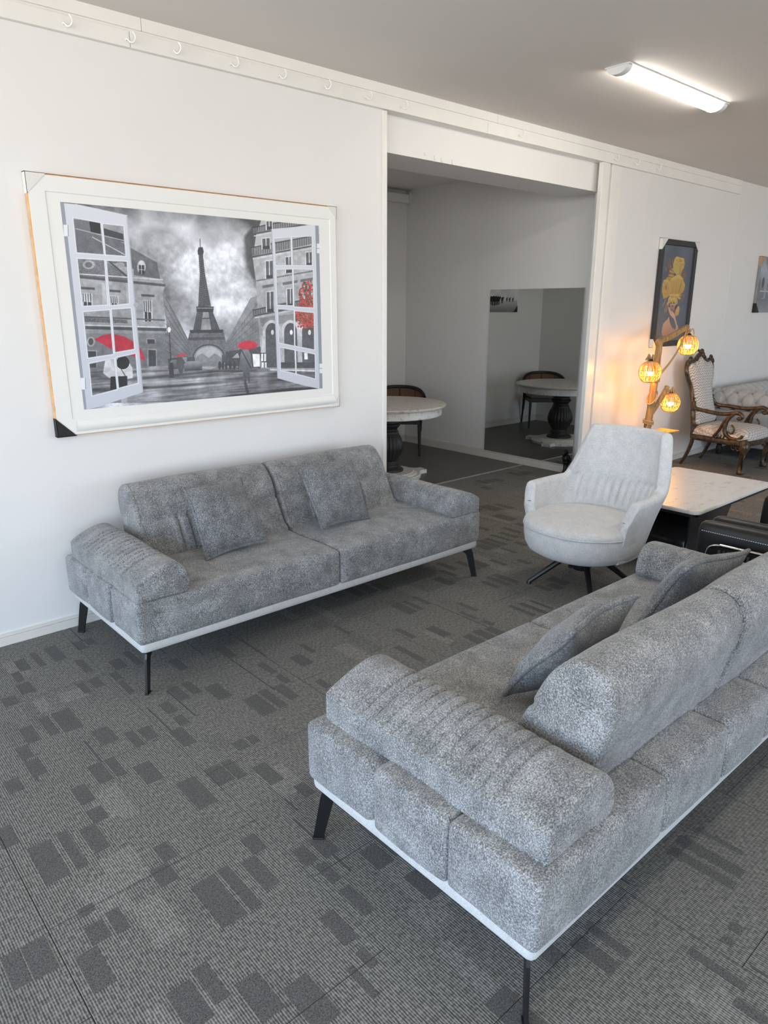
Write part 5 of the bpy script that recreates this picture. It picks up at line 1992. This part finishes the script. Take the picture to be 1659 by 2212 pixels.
# ------------------------------------------------------------------ carved armchair
def make_carved(loc, rz):
    t = thing('carved_armchair', 'carved gilt wood armchair in cream chevron velvet beside the tufted sofa', 'armchair', loc, rz)
    # seat: front at local -Y; width 0.60 front, 0.46 rear
    out = catmull([(-0.30, -0.20, 0), (-0.27, -0.31, 0), (-0.12, -0.345, 0), (0.12, -0.345, 0), (0.27, -0.31, 0), (0.30, -0.20, 0), (0.27, 0.05, 0), (0.225, 0.24, 0), (0.0, 0.255, 0), (-0.225, 0.24, 0), (-0.27, 0.05, 0)], 6, True)
    bm = bmesh.new()
    rings = []
    for k, z in ((0.97, 0.325), (1.0, 0.335), (1.01, 0.348), (0.985, 0.372), (0.90, 0.402), (0.72, 0.427), (0.4, 0.442), (0.12, 0.446)):
        rings.append([bm.verts.new((p.x * k, (p.y + 0.04) * k - 0.04, z)) for p in out])
    for a, b in zip(rings[:-1], rings[1:]):
        for i in range(len(a)):
            bm.faces.new((a[i], a[(i + 1) % len(a)], b[(i + 1) % len(b)], b[i]))
    bm.faces.new(rings[-1])
    bm.faces.new(list(reversed(rings[0])))
    bmesh.ops.recalc_face_normals(bm, faces=bm.faces)
    mesh_obj('seat_cushion', bm, m_chev, t, True)
    bm = bmesh.new()
    tube(bm, [(p.x * 1.01, (p.y + 0.04) * 1.01 - 0.04, 0.334) for p in out], 0.007, 6, closed=True)
    mesh_obj('seat_piping', bm, m_chev, t, True)
    # fluted seat rail
    bm = bmesh.new()
    tube(bm, [(p.x * 0.985, p.y * 0.985, 0.300) for p in out], 0.026, 8, closed=True, flat=((0, 0, 1), 1.15))
    n = len(out)
    L = [0.0]
    for i in range(n):
        L.append(L[-1] + (out[(i + 1) % n] - out[i]).length)
    d = 0.0
    while d < L[-1]:
        i = max(j for j in range(n) if L[j] <= d)
        s = (d - L[i]) / (L[i + 1] - L[i])
        p = out[i].lerp(out[(i + 1) % n], s)
        p = p * 1.045
        tube(bm, [(p.x, p.y, 0.282), (p.x, p.y, 0.318)], 0.0075, 6)
        d += 0.024
    mesh_obj('seat_rail', bm, m_gold, t, True, 0.8)
    # back: leaning cartouche panel, narrow waist, wide shoulders
    def bk(x, z):      # leaning back plane
        return (x, 0.235 + (z - 0.40) * 0.17 + 0.03 * math.sin((z - 0.4) * 3), z)
    half = [(0.19, 0.41), (0.20, 0.52), (0.185, 0.66), (0.195, 0.78), (0.245, 0.88), (0.262, 0.96), (0.225, 1.03), (0.15, 1.02), (0.07, 1.05), (0.0, 1.085)]
    outline = half + [(-x, z) for x, z in reversed(half[:-1])]
    bo = [(p.x, p.y) for p in catmull([(x, z, 0) for x, z in outline], 5, True)]
    bm = bmesh.new()
    cz = 0.76
    rows = []
    for k, dpt in ((1.0, 0.012), (0.985, -0.022), (0.9, -0.045), (0.65, -0.058), (0.3, -0.062)):
        rows.append([bm.verts.new((bk(x * k, cz + (z - cz) * k)[0], bk(x * k, cz + (z - cz) * k)[1] + dpt, cz + (z - cz) * k)) for x, z in bo])
    for a, b in zip(rows[:-1], rows[1:]):
        for i in range(len(a)):
            bm.faces.new((a[i], a[(i + 1) % len(a)], b[(i + 1) % len(b)], b[i]))
    bm.faces.new(rows[-1])
    bm.faces.new(rows[0])
    bmesh.ops.recalc_face_normals(bm, faces=bm.faces)
    mesh_obj('back_cushion', bm, m_chev, t, True)
    bm = bmesh.new()
    tube(bm, [(bk(x * 1.06, z)[0], bk(x, z)[1] - 0.004, cz + (z - cz) * 1.025) for x, z in bo], 0.021, 8, closed=True)
    mesh_obj('back_frame', bm, m_gold, t, True)
    # crest: shell of scrolls in the middle and small scrolls on the shoulders

    def scroll(c, r0, turns, sgn, rad, start):
        pts = []
        for i in range(22):
            f = i / 21
            a = start + sgn * turns * 2 * PI * f
            rr_ = r0 * (1 - 0.82 * f)
            x, z = c[0] + rr_ * math.cos(a), c[1] + rr_ * math.sin(a)
            b = bk(x, z)
            pts.append((b[0], b[1] - 0.02 - 0.01 * f, z))
        b_ = bmesh.new()
        tube(b_, pts, [rad * (1 - 0.5 * i / 21) for i in range(22)], 7)
        mesh_obj('carved_scroll', b_, m_gold, t, True)
    for sx_ in (-1, 1):
        scroll((sx_ * 0.045, 1.10), 0.038, 1.2, sx_, 0.013, PI / 2)
        scroll((sx_ * 0.085, 1.055), 0.03, 1.1, -sx_, 0.011, 0 if sx_ < 0 else PI)
        scroll((sx_ * 0.215, 1.055), 0.036, 1.25, sx_, 0.013, -PI / 2)
        scroll((sx_ * 0.262, 1.02), 0.024, 1.1, -sx_, 0.010, PI / 2)
    bm = bmesh.new()
    for k in range(5):
        a = PI / 2 + (k - 2) * 0.38
        b = bk(0, 1.09)
        tube(bm, [(b[0], b[1] - 0.02, 1.085), (0.03 * math.cos(a), b[1] - 0.03, 1.10 + 0.03 * math.sin(a)), (0.052 * math.cos(a), b[1] - 0.025, 1.10 + 0.055 * math.sin(a))], [0.008, 0.014, 0.006], 7)
    mesh_obj('carved_crest', bm, m_gold, t, True)
    for sx_ in (-1, 1):
        for z in (0.60, 0.64, 0.675):
            bm = bmesh.new()
            b = bk(sx_ * 0.207, z)
            tube(bm, [(b[0] - 0.004, b[1] - 0.02, z - 0.014), (b[0], b[1] - 0.034, z), (b[0] - 0.004, b[1] - 0.02, z + 0.016)], [0.006, 0.013, 0.005], 7)
            mesh_obj('rosette', bm, m_gold, t, True)
    for sx_ in (-1, 1):
        # stile from the seat to the back and the arm with its scrolled end
        bm = bmesh.new()
        tube(bm, [tuple(p) for p in catmull([(sx_ * 0.225, 0.24, 0.29), (sx_ * 0.222, 0.25, 0.42), (sx_ * 0.215, 0.275, 0.56)], 5)], 0.023, 8)
        mesh_obj('stile', bm, m_gold, t, True)
        bm = bmesh.new()
        arm = catmull([(sx_ * 0.21, 0.272, 0.64), (sx_ * 0.235, 0.24, 0.585), (sx_ * 0.265, 0.12, 0.572), (sx_ * 0.285, -0.03, 0.562), (sx_ * 0.292, -0.14, 0.575), (sx_ * 0.295, -0.205, 0.586), (sx_ * 0.297, -0.245, 0.568),
                       (sx_ * 0.297, -0.248, 0.543), (sx_ * 0.297, -0.225, 0.530), (sx_ * 0.297, -0.208, 0.545)], 6)
        tube(bm, [tuple(p) for p in arm], [0.019] * 12 + [0.021] * 20 + [0.019] * 10 + [0.015] * 13, 8)
        mesh_obj('arm', bm, m_gold, t, True)
        bm = bmesh.new()
        sup = catmull([(sx_ * 0.294, -0.17, 0.575), (sx_ * 0.294, -0.125, 0.52), (sx_ * 0.294, -0.10, 0.45), (sx_ * 0.294, -0.105, 0.39), (sx_ * 0.294, -0.15, 0.345), (sx_ * 0.294, -0.215, 0.335), (sx_ * 0.293, -0.26, 0.352), (sx_ * 0.292, -0.272, 0.378)], 6)
        tube(bm, [tuple(p) for p in sup], [0.017] * 10 + [0.021] * 22 + [0.016] * 11, 8)
        sup = catmull([(sx_ * 0.294, -0.14, 0.56), (sx_ * 0.294, -0.085, 0.49), (sx_ * 0.294, -0.05, 0.41), (sx_ * 0.294, 0.0, 0.335)], 6)
        tube(bm, [tuple(p) for p in sup], 0.015, 8)
        sup = catmull([(sx_ * 0.294, -0.16, 0.47), (sx_ * 0.294, -0.19, 0.43), (sx_ * 0.294, -0.17, 0.385), (sx_ * 0.294, -0.13, 0.40)], 6)
        tube(bm, [tuple(p) for p in sup], 0.009, 7)
        for q in range(3):
            tube(bm, [(sx_ * 0.30, -0.04 - 0.03 * q, 0.33), (sx_ * 0.30, -0.05 - 0.03 * q, 0.365)], [0.012, 0.005], 7)
        mesh_obj('arm_support', bm, m_gold, t, True)
        # cabriole front leg with carved knee, and swept rear leg
        bm = bmesh.new()
        lg = catmull([(sx_ * 0.272, -0.285, 0.325), (sx_ * 0.29, -0.305, 0.27), (sx_ * 0.288, -0.302, 0.21), (sx_ * 0.272, -0.285, 0.13), (sx_ * 0.268, -0.28, 0.06), (sx_ * 0.275, -0.292, 0.02), (sx_ * 0.28, -0.30, 0.0)], 5)
        rl = [0.034, 0.035, 0.036, 0.037, 0.038, 0.038, 0.037, 0.036, 0.034, 0.032, 0.030, 0.027, 0.025, 0.023, 0.021, 0.020, 0.019, 0.018, 0.018, 0.018, 0.018, 0.020, 0.023, 0.026, 0.028, 0.029, 0.030, 0.030, 0.028, 0.027, 0.026]
        tube(bm, [tuple(p) for p in lg], [q * 1.15 for q in rl[:len(lg)]], 9)
        for q in range(3):
            a = (-0.5 + 0.5 * q)
            tube(bm, [(sx_ * (0.288 + 0.022 * math.cos(a)), -0.302 - 0.024, 0.20), (sx_ * (0.274 + 0.02 * math.cos(a)), -0.288 - 0.02, 0.12), (sx_ * 0.27, -0.302, 0.05)], 0.005, 6)
        mesh_obj('leg', bm, m_gold, t, True)
        for dx, dy, sg in ((-sx_ * 0.06, 0.0, 1), (0.0, 0.06, 1)):
            for j in range(2):
                c = Vector((sx_ * 0.275 + dx * (1 + 0.7 * j), -0.30 + dy * (1 + 0.7 * j), 0.238 + 0.012 * j))
                dirv = Vector((dx, dy, 0)).normalized()
                pts = []
                for i in range(16):
                    f = i / 15
                    a = 2 * PI * 1.1 * f + (0 if j == 0 else PI)
                    rr_ = 0.027 * (1 - 0.75 * f)
                    pts.append(c + dirv * rr_ * math.cos(a) + Vector((0, 0, rr_ * math.sin(a))))
                bm = bmesh.new()
                tube(bm, pts, 0.007, 6)
                mesh_obj('apron_scroll', bm, m_gold, t, True)
        bm = bmesh.new()
        tube(bm, [tuple(p) for p in catmull([(sx_ * 0.225, 0.235, 0.32), (sx_ * 0.224, 0.245, 0.22), (sx_ * 0.222, 0.285, 0.10), (sx_ * 0.218, 0.335, 0.0)], 5)], [0.024 - 0.0006 * i for i in range(16)], 8)
        mesh_obj('leg', bm, m_gold, t, True)
    return t


make_carved((7.315, 3.03, 0), 0)


# ------------------------------------------------------------------ tufted sofa
def tuft(bm_fn):
    return bm_fn


def make_chesterfield():
    t = thing('tufted_sofa', 'pale grey button tufted rolled arm sofa at the right wall edge', 'sofa', (0, 0, 0))
    X0, X1, Y0, Y1 = 7.80, 9.95, 2.52, 3.46

    def roll_prof(c, rx, rz, drop):
        pts = [(c[0] + rx * math.cos(a), c[1] + rz * math.sin(a)) for a in np.linspace(-0.9, PI + 0.6, 40)]
        return pts
    btn = []

    def make_roll(name, prof, s0, s1, axis):
        Lp = [0.0]
        for a, b in zip(prof[:-1], prof[1:]):
            Lp.append(Lp[-1] + math.hypot(b[0] - a[0], b[1] - a[1]))
        tot = Lp[-1]
        px_, ps = tot / 5, 0.155

        def disp(s, i, p, nn):
            if i >= len(Lp):
                return 0
            u = Lp[i] / px_
            best = 9
            for r_ in range(6):
                off = 0.5 if r_ % 2 else 0.0
                k = round((s - s0) / ps - off) + off
                best = min(best, math.hypot((u - r_) * px_, (s - s0) - k * ps))
            # diamond creases
            a_ = abs(((s - s0) / ps + u / 2) % 1.0 - 0.5)
            b_ = abs(((s - s0) / ps - u / 2) % 1.0 - 0.5)
            cre = max(gauss(0.5 - a_, 0.05), gauss(0.5 - b_, 0.05))
            return -0.040 * gauss(best, 0.030) - 0.016 * cre + 0.012
        bm = loft(prof, s0, s1, 0.03, 120, axis, disp)
        mesh_obj(name, bm, m_tuft, t, True)
        # buttons
        bb = bmesh.new()
        for r_ in range(1, 5):
            off = 0.5 if r_ % 2 else 0.0
            u = r_ * px_
            i = min(range(len(Lp)), key=lambda q: abs(Lp[q] - u))
            p = prof[i]
            q0, q1 = prof[max(0, i - 1)], prof[min(len(prof) - 1, i + 1)]
            tv = Vector((q1[0] - q0[0], q1[1] - q0[1])).normalized()
            n_ = Vector((tv.y, -tv.x))
            k = off
            while s0 + k * ps < s1 - 0.02:
                s = s0 + k * ps
                if s > s0 + 0.02:
                    c = (p[0] - n_.x * 0.020, p[1] - n_.y * 0.020)
                    P3 = (s, c[0], c[1]) if axis == 'x' else (c[0], s, c[1])
                    bmesh.ops.create_uvsphere(bb, u_segments=6, v_segments=4, radius=0.009, matrix=Matrix.Translation(P3))
                k += 1
        o = mesh_obj('tuft_button', bb, m_tuft, t, True)
        o['kind'] = 'stuff'
    arm = [(X0 + 0.15 + 0.15 * math.cos(a), 0.585 + 0.125 * math.sin(a)) for a in np.linspace(-0.75, PI + 0.75, 44)]
    make_roll('rolled_arm', arm, Y0, Y1, 'y')
    arm2 = [(X1 - 0.15 + 0.15 * math.cos(a), 0.585 + 0.125 * math.sin(a)) for a in np.linspace(-0.75, PI + 0.75, 44)]
    make_roll('rolled_arm', arm2, Y0, Y1, 'y')
    bk_ = [(Y1 - 0.17 + 0.15 * math.cos(a), 0.60 + 0.13 * math.sin(a)) for a in np.linspace(-0.75, PI + 0.75, 44)]
    make_roll('rolled_back', bk_, X0 + 0.16, X1 - 0.16, 'x')
    for a, b in ((X0 + 0.04, X0 + 0.26), (X1 - 0.26, X1 - 0.04)):
        mesh_obj('arm_panel', softbox(a, b, Y0 + 0.01, Y1 - 0.01, 0.12, 0.50, 0.015, (6, 12, 8)), m_tuft, t, True)
    mesh_obj('back_panel', softbox(X0 + 0.20, X1 - 0.20, Y1 - 0.30, Y1 - 0.03, 0.12, 0.52, 0.015, (12, 6, 8)), m_tuft, t, True)
    mesh_obj('seat_base', softbox(X0 + 0.262, X1 - 0.262, Y0 + 0.03, Y1 - 0.302, 0.12, 0.28, 0.02, (12, 8, 6)), m_tuft, t, True)
    for k in range(2):
        w = (X1 - X0 - 0.53) / 2
        a = X0 + 0.264 + k * w
        mesh_obj('seat_cushion', softbox(a, a + w - 0.002, Y0 + 0.02, Y1 - 0.304, 0.282, 0.42, 0.04, (12, 10, 6), (0, 0, 0.015)), m_tuft, t, True)
    for x in (X0 + 0.12, X1 - 0.12):
        for y in (Y0 + 0.09, Y1 - 0.12):
            bm = bmesh.new()
            lathe(bm, [(0.02, 0.0), (0.03, 0.02), (0.034, 0.07), (0.026, 0.10), (0.04, 0.122)], 14, x, y)
            mesh_obj('leg', bm, m_black_wood, t, True, 0.7)
    return t


make_chesterfield()
